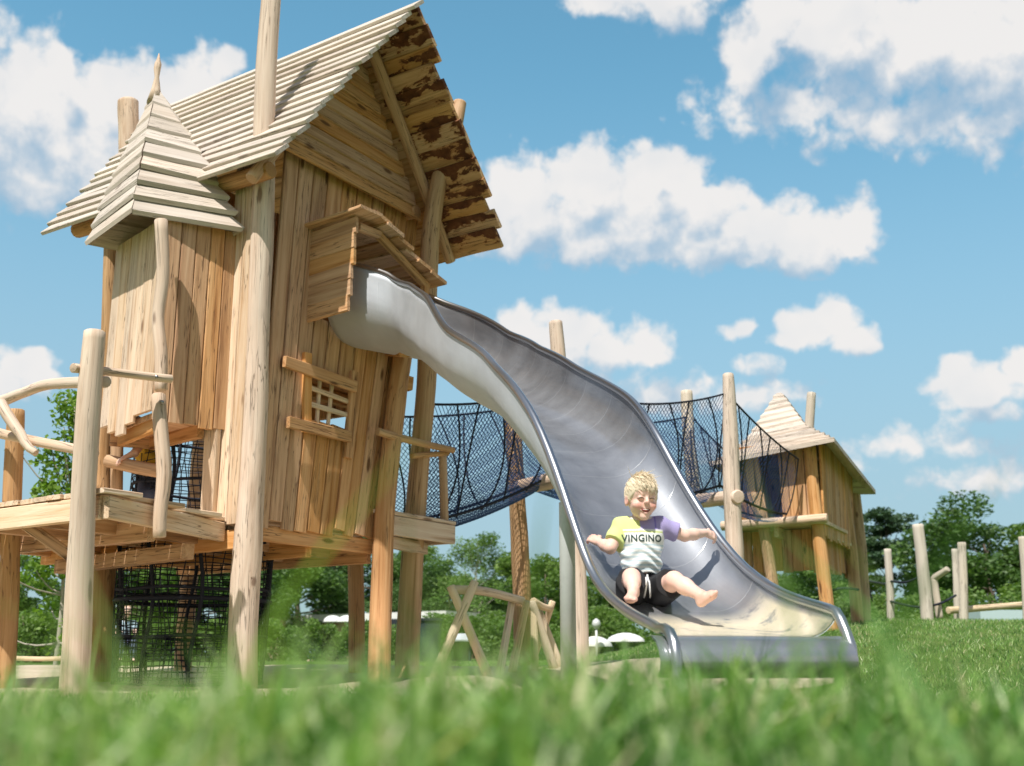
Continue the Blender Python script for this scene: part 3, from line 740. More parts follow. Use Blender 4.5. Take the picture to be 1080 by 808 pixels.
def profile(w_, hl, hr, r, n=9):
    def side(h):
        pts = []
        fm = math.acos(max(-1, min(1, 1 - h / r))) if h < r else math.pi / 2
        for f in np.linspace(fm, 0, n): pts.append((w_ - r + r * math.sin(f), r - r * math.cos(f)))
        if h > r: pts = [(w_, h - (h - r) * k / 4) for k in range(4)] + pts
        else:
            p0 = pts[0]; pts = [(p0[0], p0[1])] * 0 + [(p0[0] + (pts[1][0] - p0[0]) * 0, p0[1])] + pts
            x = [pts[0]] * 1
            pts = [(p0[0] + 1e-4 * (4 - k), p0[1] + 1e-4 * (4 - k)) for k in range(4)] + pts[1:]
        return pts
    Lp = [(-x, z) for x, z in side(hl)]; Rp = side(hr)[::-1]
    mid = [(-(w_ - r) + 2 * (w_ - r) * k / 4, 0) for k in range(1, 4)]
    return np.array(Lp + mid + Rp)
inn, out_, G1 = [], [], []
for i in range(NS):
    pr = profile(SW[i], SHL[i], SHR[i], SR[i])
    tg = np.gradient(pr, axis=0); nn_ = np.c_[-tg[:, 1], tg[:, 0]]; nn_ /= np.linalg.norm(nn_, axis=1)[:, None] + 1e-9
    po = pr - nn_ * .006
    to3 = lambda q: np.c_[SP[i, :2] + q[:, :1] * SRT[i], SP[i, 2] + q[:, 1]]
    inn.append(to3(pr)); out_.append(to3(po))
    sa = np.r_[0, np.cumsum(np.linalg.norm(np.diff(pr, axis=0), axis=1))]
    G1.append(np.c_[np.full(len(pr), arc[i]), sa, np.zeros(len(pr))])
K = len(inn[0]); mb = MB()
V = np.vstack([np.concatenate(inn), np.concatenate(out_)]); G_ = np.vstack([np.concatenate(G1), np.concatenate(G1) + [0, 0, .3]]); F = []; o_ = NS * K
for i in range(NS - 1):
    for j in range(K - 1):
        a = i * K + j; F.append((a, a + K, a + K + 1, a + 1)); F.append((o_ + a, o_ + a + 1, o_ + a + K + 1, o_ + a + K))
    for j in (0, K - 1):
        a = i * K + j; F.append((a, a + K, o_ + a + K, o_ + a) if j else (a, o_ + a, o_ + a + K, a + K))
for i in (0, NS - 1):
    for j in range(K - 1):
        a = i * K + j; F.append((a, a + 1, o_ + a + 1, o_ + a))
F = [f[::-1] for f in F]
mb.add(V, F, G_, .5, True); REFL = np.concatenate([sstep(arc[i], arc[-1] - .62, arc[-1] - .45) * (np.abs(np.linspace(-1, 1, K)) < .62) for i in range(NS)]); REFL = np.r_[REFL, REFL * 0]  # last array masks the painted reflection on the flat exit bed
chute = mb.build('chute', M['steel'], slide, world=True, extra={'tan_reflect': REFL})
Lrim = np.array([inn[i][0] for i in range(NS)]); Rrim = np.array([inn[i][-1] for i in range(NS)])
# rims: a tube welded along each edge; the near one turns down at the foot
fd = np.r_[SD[-1], 0]; endL = Lrim[-1]; endR = Rrim[-1]
def bend_down(p, k=1.0): return [p + fd * .05, p + fd * .10 + [0, 0, -.015], p + fd * .135 + [0, 0, -.05], p + fd * .15 + [0, 0, -.10], p + fd * .152 + [0, 0, -.22], p + fd * .152 + [0, 0, -.36]]
mb = MB(); tube(mb, np.vstack([Lrim[1:], bend_down(endL)]), .019, 10); mb.build('rim', M['steelrim'], slide, world=True)
mb = MB(); tube(mb, np.vstack([Rrim[1:], [endR + fd * .03 + [0, 0, -.03], endR + fd * .06 + [0, 0, -.075], endR + fd * .085 + [0, 0, -.12], endR + fd * .10 + [0, 0, -.25]]]), .019, 10); mb.build('rim', M['steelrim'], slide, world=True)
# rolled front lip
ctr = (SP[-1]); wv = np.r_[SRT[-1], 0]; mb = MB(); V = []; prof2 = [(0, 0), (.05, -.004), (.09, -.02), (.12, -.05), (.132, -.08), (.128, -.11), (.10, -.135)]
zl, zr = .0, .0
for (fx, fz) in prof2:
    for k in range(9):
        q = -1 + 2 * k / 8; V.append(ctr + wv * q * (SW[-1] - .01) + fd * (fx + .012 * (1 - q * q)) + [0, 0, fz + .03 * max(0, abs(q) - .7) ** 2])
n1_ = len(prof2); F = [(i * 9 + j, i * 9 + j + 1, (i + 1) * 9 + j + 1, (i + 1) * 9 + j) for i in range(n1_ - 1) for j in range(8)]
V = np.array(V); V2 = V - fd * .006 - np.array([0, 0, .004]); F2 = [tuple(x + len(V) for x in f[::-1]) for f in F]
mb.add(np.vstack([V, V2]), F + F2, np.vstack([V, V2]) * [.05, 1, 0], .5, True); mb.build('front_lip', M['steel'], slide, world=True)
# posts carrying the slide
def post3(x, y, ztop, r, mat='steelleg', nm='support_post'):
    mb = MB(); zg = float(ground_z(x, y)); tube(mb, [(x, y, zg - .1), (x, y, ztop - .02), (x, y, ztop)], r, 20); mb.build(nm, M[mat], slide, world=True)
p = at(598.5, 600, 5.03); post3(p[0], p[1], .885, .035)

# ================================================================== rope bridge between the two houses
def net_surface(mb, Pf, nu, nv, r, seg=3, res=26):
    """square mesh set on the diagonal over a surface Pf(u,v), u,v in 0..1"""
    for sgn in (1, -1):
        for k in range(-nv, nu + nv):
            pts = []
            for t in np.linspace(0, 1, res):
                v = t; u = (k + sgn * t * nv) / nu if sgn > 0 else (k + nv - t * nv) / nu
                if 0 <= u <= 1: pts.append(Pf(u, v))
            if len(pts) > 2: tube(mb, np.array(pts), r, seg, caps=False)
def bridge_section(parent, A0, A1, B0, B1, zf0, zf1, zt0, zt1, sag, cell=.046, r=.0034):
    """A* left/right start posts, B* left/right end posts (xy); floor and top rope heights at both ends"""
    A0, A1, B0, B1 = map(np.asarray, (A0, A1, B0, B1))
    L = np.linalg.norm((B0 + B1) / 2 - (A0 + A1) / 2)
    def side(l, u):
        a, b = (A0, B0) if l == 0 else (A1, B1)
        return a + (b - a) * u
    def Pf(u, v):
        s4 = 4 * u * (1 - u)
        zf = zf0 + (zf1 - zf0) * u - sag * s4; zt = zt0 + (zt1 - zt0) * u - sag * .75 * s4
        l, rr = side(0, u), side(1, u); m = (l + rr) / 2
        x = 2 * v - 1; h = abs(x) ** 1.7
        wl = np.sign(x) * (abs(x) ** .65)
        p = m + (rr - l) / 2 * wl * .98
        return np.array([p[0], p[1], zf + (zt - zf) * h])
    H_ = (zt0 + zt1 - zf0 - zf1) / 2; girth = 2 * H_ + np.linalg.norm(A1 - A0) * .8
    mb = MB(); net_surface(mb, Pf, max(6, int(L / cell)), int(girth / cell), r); mb.build('net', M['net'], parent, world=True)
    for l in (0, 1):
        mb = MB(); tube(mb, [Pf(u, l) for u in np.linspace(0, 1, 20)], .011, 6, caps=False); mb.build('hand_rope', M['rope'], parent, world=True)
    for l in (.36, .64):
        mb = MB(); tube(mb, [Pf(u, l) for u in np.linspace(0, 1, 20)], .014, 6, caps=False); mb.build('floor_rope', M['rope'], parent, world=True)
    n = max(3, int(L / .26))
    mb = MB()
    for i in range(n + 1):
        u = i / n
        for a, b in ((0, .38), (1, .62)):
            tube(mb, [Pf(min(1, max(0, u + (.08 if i % 2 else -.03) * t * (1 - t) * 4)), a + (b - a) * t) for t in np.linspace(0, 1, 9)], .0085, 5, caps=False)
    mb.build('hanger_rope', M['rope'], parent, world=True)
M1, M2 = at(541, 520, 10.9), at(595, 520, 10.0)
N1, N2 = at(731, 500, 12.2), at(772, 520, 11.1)
bridge = thing('rope_bridge', 'dark blue rope net bridge hung from log posts between the big house and small tower', 'rope bridge', (.2, 10.4, float(ground_z(.2, 10.4))))
e1 = (HM @ np.array([2.05, .0, 0, 1]))[:2]; e2 = (HM @ np.array([1.95, .85, 0, 1]))[:2]
d1, d2 = at(790, 540, 13.5)[:2], at(846, 540, 12.9)[:2]
bridge_section(bridge, e2, e1, M1[:2], M2[:2], 1.16, 1.76, 2.28, 2.66, .07)
bridge_section(bridge, M1[:2], M2[:2], N1[:2], N2[:2], 1.76, 1.84, 2.62, 2.86, .16)
bridge_section(bridge, N1[:2], N2[:2], d1, d2, 1.84, 1.80, 2.86, 2.50, .06, .06, .002)
def bpost(pts, r, mat='pole'):
    pts = list(pts); pts[0] = pts[0] - np.array([0, 0, .3])
    mb = MB(); log(mb, pts, r, 14, .06); mb.build('post', M[mat], bridge, world=True)
bpost([at(553, 730, 10.9), at(551, 640, 10.9), at(546, 540, 10.9), at(541, 450, 10.9), at(531, 349, 10.9)], [.095, .09, .085, .082, .06], 'polebrown')
bpost([at(613, 730, 10.0), at(610, 620, 10.0), at(601, 500, 10.0), at(592, 410, 10.0), at(586, 339, 10.0)], [.08, .078, .074, .072, .066])
bpost([at(748, 650, 12.2), at(740, 580, 12.2), at(732, 520, 12.2), at(727, 470, 12.2), at(724, 412, 12.2)], [.085, .08, .075, .07, .062], 'greypost')
bpost([at(776, 650, 11.1), at(775, 580, 11.1), at(772, 520, 11.1), at(770, 450, 11.1), at(768, 394, 11.1)], [.095, .092, .085, .076, .052])
for a, b in [(at(548, 514, 10.7), at(600, 503, 9.9)), (at(716, 531, 12.3), at(779, 524, 11.0))]:
    mb = MB(); log(mb, [a, (a + b) / 2, b], [.07, .075, .07], 14, .05); mb.build('crossbeam', M['pole'], bridge, world=True)

# ================================================================== the small tower
tw_c = at(873, 650, 13.0); TA = math.radians(180 - 62 + 0)
small = thing('play_tower', 'small wooden play tower on leaning poles, pointed board roof, beyond the net bridge', 'play tower', (tw_c[0], 13.0, 0), math.radians(62))
SM = np.array(base_matrix(small)); SI = np.linalg.inv(SM)
def s2l(p): return (SI @ np.r_[np.asarray(p, float), 1])[:3]
# local frame: X runs back along the right wall, Y runs left along the front wall
def shit(px, py, ax, val):
    r0 = s2l((0, 0, CAM_H)); r1 = SI[:3, :3] @ ray(px, py); return r0 + r1 * ((val - r0[ax]) / r1[ax])
def spole(pts, rad, mat='plank'):
    mb = MB(); log(mb, pts, rad, 12, .05); mb.build('pole', M[mat], small)
zg = -.2
FX = lambda px, py: shit(px, py, 0, 0.0)         # on the front plane
RY = lambda px, py: shit(px, py, 1, 0.0)         # on the right plane
spole([FX(877, 668) , FX(872, 635), FX(863, 560), FX(857, 510), FX(854, 470)], [.085, .08, .075, .072, .07])
spole([FX(818, 690), FX(815, 620), FX(806, 560), FX(797, 520)], [.08, .075, .07, .065], 'polebrown')
q = RY(900, 560); dX = q[0]
spole([RY(907, 690), RY(903, 640), RY(898, 580), RY(890, 520), RY(886, 480)], [.085, .08, .075, .07, .065], 'polebrown')
spole([(dX + .5, .05, -.2), (dX + .45, .0, 1.5), (dX + .3, 0, 2.45)], [.08, .07, .065], 'polebrown')
spole([(dX, 1.15, -.2), (dX, 1.2, 1.5), (dX, 1.2, 2.4)], [.08, .07, .065], 'polebrown')
pt = shit(856, 414, 0, .55); pb = shit(852, 470, 0, .55); spole([pb, pt], [.062, .055], 'greypost')
zf = FX(855, 550)[2]; zt_ = FX(855, 468)[2]; wF = FX(772, 540)[1]
mb = MB()
for k in range(4):
    y = .10 + k * .098
    plank(mb, (0, y, zf + .02), (0, y * 1.05, zt_), Y_, .093, .03)
for k in range(3): plank(mb, (0, wF - .05 - k * .1, zf + .02), (0, wF - .05 - k * .1, zt_), Y_, .095, .03)
plank(mb, (0.01, .1, zt_ - .03), (0.01, wF, zt_ - .03), Z_, .12, .04)
mb.build('front_wall', M['plank'], small)
mb = MB()
nR = int((dX - .06) / .095)
for k in range(nR): 
    x = .09 + k * .095; plank(mb, (x * .96, -.01, zf - .16 + RNG.uniform(-.05, .03)), (x * 1.04, -.03, zt_ + .02), X_, .09, .03)
mb.build('side_wall', M['plank'], small)
mb = MB()
for k in range(9): plank(mb, (dX, .08 + k * .13, zf), (dX, .08 + k * .13, zt_ - .25 if 3 < k < 6 else zt_), Y_, .125, .03)
mb.build('rear_wall', M['plank'], small)
mb = MB()
for k in range(nR): plank(mb, (.06 + k * .1, wF, zf), (.06 + k * .1, wF, zt_), X_, .095, .03)
mb.build('far_wall', M['plank'], small)
mb = MB()
for k in range(10): plank(mb, (-.06 + k * .13, -.06, zf - .02), (-.06 + k * .13, wF + .08, zf - .02), X_, .125, .04)
for y in (.0, wF / 2, wF): plank(mb, (-.02, y, zf - .1), (dX, y, zf - .1), Z_, .12, .05)
mb.build('floor', M['panel'], small)
mb = MB(); log(mb, [(-.13, -.10, zf + .01), (-.13, wF * .5, zf), (-.13, wF + .1, zf - .01)], .055, 12, .05); mb.build('threshold_log', M['pole'], small)
mb = MB()
for k in range(8): plank(mb, (.25, .12 + k * .12, zf - .55 + RNG.uniform(-.03, .03)), (.25, .12 + k * .12, zf - .06), Y_, .115, .03)
for k in range(nR - 2): plank(mb, (.28 + k * .1, .10, zf - .52 + RNG.uniform(-.03, .03)), (.28 + k * .1, .10, zf - .06), X_, .095, .03)
mb.build('skirt', M['plank'], small)
mb = MB(); plank(mb, (.03, wF * .62, zf + .02), (.0, wF * .70, zt_ - .1), Y_, .06, .05); mb.build('door_post', M['plank'], small)
# witch-hat roof: flared eaves, then a steep pyramid
e0 = shit(868, 466, 0, -.26); zE = e0[2]
eR = shit(916, 516, 1, -.28); eL = shit(749, 491, 0, -.22)
AP2 = shit(822, 415, 0, dX * .5)
prof = [(1.0, 0.0), (.55, .42), (.0, 1.0)]
tr2 = MB(); cs = [np.array([-.27, -.27, zE]), np.array([dX + .28, -.27, eR[2] + .02]), np.array([dX + .3, wF + .2, eR[2] + .1]), np.array([-.24, eL[1], eL[2]])]
NC2 = 13
def rpt(c, t):
    s_ = np.interp(t, [0, .45, 1.0], [1.0, .50, .03]); zf_ = np.interp(t, [0, .45, 1.0], [0, .34, 1.0])
    xy = AP2[:2] + (c[:2] - AP2[:2]) * s_; return np.array([xy[0], xy[1], c[2] + (AP2[2] - c[2]) * zf_])
for kc in range(NC2):
    t0, t1 = kc / NC2, min(1, (kc + 1) / NC2 + .02)
    for a in range(4):
        b = (a + 1) % 4; off = RNG.uniform(0, 60, 3); j = RNG.uniform(-.008, .008)
        P = [rpt(cs[a], t0) * [1, 1, 1] + [0, 0, .040 + j], rpt(cs[b], t0) + [0, 0, .040 - j], rpt(cs[b], t1), rpt(cs[a], t1), rpt(cs[a], t0) - [0, 0, .012 - j], rpt(cs[b], t0) - [0, 0, .012 + j], rpt(cs[b], t1) - [0, 0, .03], rpt(cs[a], t1) - [0, 0, .03]]
        P = np.array(P); ea = nrm(P[1] - P[0]); g = np.c_[(P - P[0]) @ ea, P[:, 2] - P[0][2], np.zeros(8)] + off
        tr2.add(P, [(0, 1, 2, 3), (5, 4, 7, 6), (1, 0, 4, 5), (2, 1, 5, 6), (3, 2, 6, 7), (0, 3, 7, 4)], g, RNG.uniform())
tr2.build('roof', M['roof'], small)

# ================================================================== people: bodies as one continuous surface (signed distances -> surface nets)
def cone(p, a, b, ra, rb):
    a = np.asarray(a, float); b = np.asarray(b, float); ab = b - a; L2 = max(ab @ ab, 1e-12)
    t = np.clip(((p - a) @ ab) / L2, 0, 1)
    return np.linalg.norm(p - a - t[:, None] * ab, axis=1) - (ra + (rb - ra) * t)
def ell(p, c, r, R=None):
    q = p - np.asarray(c, float)
    if R is not None: q = q @ R
    r = np.asarray(r, float); k0 = np.linalg.norm(q / r, axis=1); k1 = np.linalg.norm(q / (r * r), axis=1) + 1e-9
    return k0 * (k0 - 1) / k1
def smin(a, b, k):
    h = np.clip(.5 + .5 * (b - a) / k, 0, 1); return b + (a - b) * h - k * h * (1 - h)
def smax(a, b, k): return -smin(-a, -b, k)
def surfnet(fn, lo, hi, res):
    lo = np.asarray(lo, float); n = np.ceil((np.asarray(hi) - lo) / res).astype(int) + 1
    B = 8; n = ((n + B - 1) // B) * B
    D = np.full(n, 1.0, np.float32); nb = n // B
    bi = np.stack(np.meshgrid(*[np.arange(k) for k in nb], indexing='ij'), -1).reshape(-1, 3)
    cd = fn(lo + (bi * B + (B - 1) / 2) * res); rad = res * B * .95 + .004
    D.reshape(nb[0], B, nb[1], B, nb[2], B)[...] = np.where(cd < 0, -1., 1.).reshape(nb[0], 1, nb[1], 1, nb[2], 1)
    loc = np.stack(np.meshgrid(*[np.arange(B)] * 3, indexing='ij'), -1).reshape(-1, 3)
    act = bi[np.abs(cd) < rad]
    for s in range(0, len(act), 400):
        idx = (act[s:s + 400, None, :] * B + loc[None]).reshape(-1, 3)
        D[idx[:, 0], idx[:, 1], idx[:, 2]] = fn(lo + idx * res)
    S = D < 0
    c = [S[x:n[0] - 1 + x, y:n[1] - 1 + y, z:n[2] - 1 + z] for x in (0, 1) for y in (0, 1) for z in (0, 1)]
    tot = sum(k.astype(np.int8) for k in c); cell = np.argwhere((tot > 0) & (tot < 8))
    vid = np.full(tot.shape, -1, int); vid[tuple(cell.T)] = np.arange(len(cell))
    P = np.zeros((len(cell), 3)); W_ = np.zeros(len(cell))
    cor = [(x, y, z) for x in (0, 1) for y in (0, 1) for z in (0, 1)]
    for a in cor:
        for ax in range(3):
            if a[ax]: continue
            b = list(a); b[ax] = 1
            da = D[tuple((cell + a).T)]; db = D[tuple((cell + b).T)]; m = (da < 0) != (db < 0)
            t = np.where(m, da / np.where(m, da - db, 1), 0); q = np.array(a) + t[:, None] * (np.array(b) - np.array(a))
            P += np.where(m[:, None], q, 0); W_ += m
    V = lo + (cell + P / W_[:, None]) * res; F = []
    for ax in range(3):
        o1, o2 = [(1, 2), (2, 0), (0, 1)][ax]
        sl0 = [slice(1, k - 1) for k in n]; sl0[ax] = slice(0, n[ax] - 1); sl1 = list(sl0); sl1[ax] = slice(1, n[ax])
        A_, B_ = S[tuple(sl0)], S[tuple(sl1)]; e = np.argwhere(A_ != B_)
        off = np.ones(3, int); off[ax] = 0; g = e + off; flip = A_[tuple(e.T)]
        def cv(d1, d2):
            q = g.copy(); q[:, o1] -= d1; q[:, o2] -= d2; return vid[tuple(q.T)]
        Q = np.stack([cv(1, 1), cv(0, 1), cv(0, 0), cv(1, 0)], 1)
        Q[~flip] = Q[~flip][:, ::-1]; F.append(Q)
    return V, np.concatenate(F)
def sdf_object(name, fn, lo, hi, res, mat, parent, colf=None):
    V, F = surfnet(fn, lo, hi, res); F = F[(F >= 0).all(1)]
    m = np.array(base_matrix(parent).inverted()); Vl = V @ m[:3, :3].T + m[:3, 3]
    me = bpy.data.meshes.new(name); me.from_pydata(Vl.tolist(), [], F.tolist())
    me.polygons.foreach_set('use_smooth', [True] * len(me.polygons))
    if colf is not None:
        a = me.attributes.new('Col', 'FLOAT_COLOR', 'POINT'); a.data.foreach_set('color', np.c_[colf(V), np.ones(len(V))].ravel())
    me.materials.append(mat); me.update(); o = bpy.data.objects.new(name, me); COL.objects.link(o); o.parent = parent
    return o, V, F
def attr_mat(name, rough, spec=.4, sss=0., nsc=0, bump=0., sheen=0.):
    m, t, p = newmat(name); a = t.attr('Col').outputs['Color']
    t.link(a, p.inputs['Base Color']); p.inputs['Roughness'].default_value = rough; p.inputs['Specular IOR Level'].default_value = spec
    if sss:
        p.inputs['Subsurface Weight'].default_value = sss; p.inputs['Subsurface Radius'].default_value = (1., .35, .2); p.inputs['Subsurface Scale'].default_value = .006
    if sheen: p.inputs['Sheen Weight'].default_value = sheen
    if bump:
        b = t.node('ShaderNodeBump'); b.inputs['Strength'].default_value = bump; b.inputs['Distance'].default_value = .003
        tc = t.node('ShaderNodeTexCoord').outputs['Object']; t.link(t.noise(tc, nsc, 4, .6), b.inputs['Height']); t.link(b.outputs[0], p.inputs['Normal'])
    return m
M['skin'] = attr_mat('skin', .5, .35, .12)
M['jersey'] = attr_mat('cotton_jersey', .85, .15, 0, 260, .35, .1)
M['shorts'] = plain('black_jersey', (.016, .016, .019), .8, nscale=90, namp=.3)
M['hair'] = leafmat('blond_hair', (.60, .48, .32), (.78, .66, .48), (.90, .82, .68), .0)
M['hairbrown'] = leafmat('fair_brown_hair', (.20, .12, .05), (.30, .19, .085), (.42, .28, .14), .0)
M['mouth'] = plain('mouth_inside', (.22, .035, .03), .5)
M['teeth'] = plain('milk_teeth', (.82, .78, .70), .3)
M['lash'] = plain('eyelash', (.10, .055, .03), .6)
M['drawstring'] = plain('white_cord', (.75, .75, .74), .7)
M['print'] = plain('dark_print', (.03, .06, .055), .8)

def hand(wrist, d, palm_n, thumb_side, curl, sc=1.0, spread=.09):
    """prims for palm, four unequal bent fingers and a thumb; returns (palm list, finger list)"""
    d = nrm(d); n = nrm(np.asarray(palm_n, float) - d * (np.asarray(palm_n, float) @ d)); s = np.cross(d, n) * thumb_side
    W0 = np.asarray(wrist, float); palm = [(W0, W0 + d * .018 * sc, .0155 * sc, .017 * sc)]; fing = []
    pl = .046 * sc
    for k, off in enumerate((.016, .0055, -.005, -.015)):
        k0 = W0 + d * pl * (1.0 - .04 * abs(k - 1)) + s * off * sc
        palm.append((W0 + d * .012 * sc + s * off * .7 * sc, k0, .0105 * sc, .0088 * sc))
        Ls = np.array([.019, .014, .011]) * sc * (1.0, 1.08, 1.0, .82)[k]
        ang = 0.; p = k0; dirs = d + s * spread * (1.5 - k) * .8
        for m_, Lf in enumerate(Ls):
            ang += curl * (.7, 1.0, .8)[m_] * (1 + .06 * k)
            q = p + (nrm(dirs) * math.cos(ang) + n * math.sin(ang)) * Lf
            r = (.0072, .0064, .0056)[m_] * sc; fing.append((p, q, r, r * .9)); p = q
    t0 = W0 + d * .014 * sc + s * .013 * sc; t1 = t0 + nrm(d * .55 + s * .8 + n * .25) * .022 * sc; t2 = t1 + nrm(d * .85 + s * .25 + n * .45) * .020 * sc
    palm.append((W0 + d * .006 * sc, t0, .012 * sc, .0095 * sc)); fing += [(t0, t1, .0092 * sc, .0078 * sc), (t1, t2, .0076 * sc, .006 * sc)]
    return palm, fing

def headframe(fwd, up):
    f = nrm(fwd); u = nrm(np.asarray(up, float) - f * (np.asarray(up, float) @ f)); r = np.cross(f, u); return np.stack([-r, f, u], 1)   # columns: x to viewer's right, y forward, z up
HX = .88
def head_sdf(c, R, sc=1.0):
    def fn(p):
        h = (p - c) @ (R * [1 / HX, 1, 1]) / sc
        d = ell(h, (0, -.012, .018), (.069, .080, .074))
        d = smin(d, ell(h, (0, .014, -.034), (.056, .056, .050)), .022)
        d = smin(d, ell(h, (0, .050, -.078), (.020, .017, .014)), .022)
        d = smin(d, ell(h, (0, .035, .028), (.056, .040, .040)), .02)
        for s in (-1, 1):
            d = smin(d, ell(h, (s * .035, .047, -.031), (.0235, .021, .020)), .012)
            d = smax(d, -ell(h, (s * .027, .086, .001), (.016, .012, .008)), .012)
            d = smin(d, ell(h, (s * .027, .0635, -.000), (.0145, .0105, .0095)), .005)
            d = smin(d, cone(h, (s * .016, .070, .016), (s * .038, .060, .0155), .0045, .004), .010)
            ear = ell(h, (s * .071, -.006, -.012), (.010, .017, .024)); ear = smax(ear, -ell(h, (s * .080, .003, -.011), (.006, .009, .015)), .004)
            d = smin(d, ear, .006)
        d = smin(d, cone(h, (0, .068, .006), (0, .083, -.017), .0065, .0098), .009)
        for s in (-1, 1): d = smin(d, ell(h, (s * .0085, .077, -.019), (.0062, .007, .0055)), .004)
        m = np.minimum(cone(h, (-.024, .066, -.0445), (0, .076, -.0535), .0034, .0072), cone(h, (0, .076, -.0535), (.024, .066, -.0445), .0072, .0034))
        lip = np.minimum(cone(h, (-.024, .0625, -.0425), (0, .071, -.0460), .003, .0042), cone(h, (0, .071, -.0460), (.024, .0625, -.0425), .0042, .003))
        lip2 = np.minimum(cone(h, (-.022, .062, -.048), (0, .068, -.0635), .003, .0056), cone(h, (0, .068, -.0635), (.022, .062, -.048), .0056, .003))
        d = smin(d, np.minimum(lip, lip2), .005)
        d = smax(d, -m, .003)
        return d * sc
    return fn
def face_colours(c, R, sc, base, V, col):
    h = (V - c) @ (R * [1 / HX, 1, 1]) / sc; g = lambda q, s: np.exp(-((h - q) / s) ** 2 @ np.ones(3))[:, None]
    pink = np.array([.68, .24, .19]); lipc = np.array([.52, .16, .14])
    for s in (-1, 1):
        col = col + (pink - col) * .62 * g((s * .037, .062, -.030), (.020, .03, .018))
        col = col + (np.array([.66, .27, .21]) - col) * .5 * g((s * .075, .0, -.012), (.012, .02, .026))
        col = col + (np.array([.60, .40, .24]) - col) * .45 * g((s * .027, .07, .0165), (.014, .02, .0025))
    col = col + (pink - col) * .35 * g((0, .088, -.018), (.011, .02, .011))
    lm = np.clip(1 - np.abs(np.abs(h[:, 2] + .0535 - .0035 * (np.abs(h[:, 0]) / .02) ** 2) - .0085) / .0045, 0, 1) * (np.abs(h[:, 0]) < .024) * (h[:, 1] > .05) * (h[:, 2] > -.072)
    return col + (lipc - col) * .6 * (lm * np.clip((.024 - np.abs(h[:, 0])) / .008, 0, 1))[:, None]

def strands(mb, c, R, sc, n, rnd, fringe=.034):
    """fine straight locks combed forward from the crown, a few standing up on top"""
    for _ in range(n):
        th = rnd.uniform(0, 2 * np.pi); ph = math.acos(rnd.uniform(-.35, 1.0))
        q = np.array([math.sin(ph) * math.cos(th), math.sin(ph) * math.sin(th), math.cos(ph)])
        root = q * [.0755, .0880, .0820] + [0, -.009, .024]
        if root[1] > .012 and root[2] < fringe + .006: continue
        if abs(root[0]) > .05 and root[2] < .004 and root[1] > -.035: continue
        if root[2] < -.050: continue
        nv = nrm(q / [.0755, .0880, .0820])
        if q[2] < .78 and not (root[1] > .03 and root[2] < fringe + .05) and rnd.uniform() > .30: continue
        crown = np.array([-.01, -.055, .07]); flow = root - crown; flow = flow + np.array([.014, .01, 0])
        flow = nrm(flow) + rnd.normal(0, .05, 3); flow = nrm(flow - nv * (flow @ nv))
        top = max(0, q[2] - .55) * 1.6
        L = rnd.uniform(.030, .044) * (1.15 if q[2] > .5 else .85); up = .015 + top * rnd.uniform(0, .9) ** 4 * 1.2
        if rnd.uniform() < .022 and q[2] > .6: up += rnd.uniform(.3, .9); L *= 1.15
        P = [root - nv * .003]
        for k in range(1, 4):
            f_ = k / 3; P.append(root + flow * L * f_ + nv * (L * up * f_ + .0016 - .0045 * f_ * f_ * (up < .4)))
        P = np.array([c + R @ (x * [HX, 1, 1] * sc) for x in P])
        tube(mb, P, np.array([.0012, .0013, .0010, .0004]) * sc * rnd.uniform(.6, 1.1), 4)

def kidpt(px, py, Y): return at(px, py, Y)
# ---- the toddler on the slide
hip_c = kidpt(677, 624, 4.66); chest = kidpt(674.5, 566, 4.66); neck = kidpt(675, 546, 4.65)
HC = kidpt(676.5, 526, 4.61)
kid = thing('person', 'laughing blond toddler in lime, lilac and white T-shirt sitting on the slide', 'person', tuple(kidpt(684, 641, 4.62)))
KR = headframe((.20, -1, -.10), (.05, -.05, 1))
hs = head_sdf(HC, KR, .98)
shR, shL = kidpt(656, 556, 4.66), kidpt(695, 555, 4.66)
elR, wrR = kidpt(643.5, 578, 4.60), kidpt(632, 572, 4.68)
elL, wrL = kidpt(722, 565, 4.69), kidpt(744, 562, 4.79)
hpR, knR, anR = kidpt(666, 627, 4.62), kidpt(666, 609, 4.41), kidpt(668, 621, 4.33)
hpL, knL, anL = kidpt(693, 626, 4.62), kidpt(711, 612, 4.43), kidpt(739, 628, 4.31)
toR = kidpt(664, 627, 4.25); toL = kidpt(751, 621, 4.285)
hdR = hand(wrR, kidpt(623, 567, 4.71) - wrR, (-.1, .9, -.35), -1, .55, .95)
hdL = hand(wrL, kidpt(757, 567, 4.82) - wrL, (.1, .85, -.5), 1, .55, .95)
def foot(an, to, side):
    d = nrm(to - an); Lf = np.linalg.norm(to - an); ud = nrm(np.array([0, -.25, 1.0]) - d * (np.array([0, -.25, 1.0]) @ d)); sx = np.cross(d, ud)
    pr = [(an, an - ud * .022 - d * .012, .021, .019), (an - ud * .012, an + d * (Lf * .75) - ud * .018, .0195, .0165), (an - ud * .02 - d * .01, an + d * Lf * .8 - ud * .022 + sx * .008, .016, .0145), (an - ud * .02 - d * .01, an + d * Lf * .8 - ud * .022 - sx * .008, .016, .0145)]
    toes = []
    for k in range(5):
        o = (k - 2) * .0098 * side; b = an + d * (Lf * .85 - .003 * k) - ud * .021 + sx * o; r = (.0092, .0072, .0068, .0064, .006)[k]
        toes.append((b, b + d * (.020 - .0025 * k) + ud * .003, r, r * .92))
    return pr, toes
ftR, ftL = foot(anR, toR, 1), foot(anL, toL, -1)
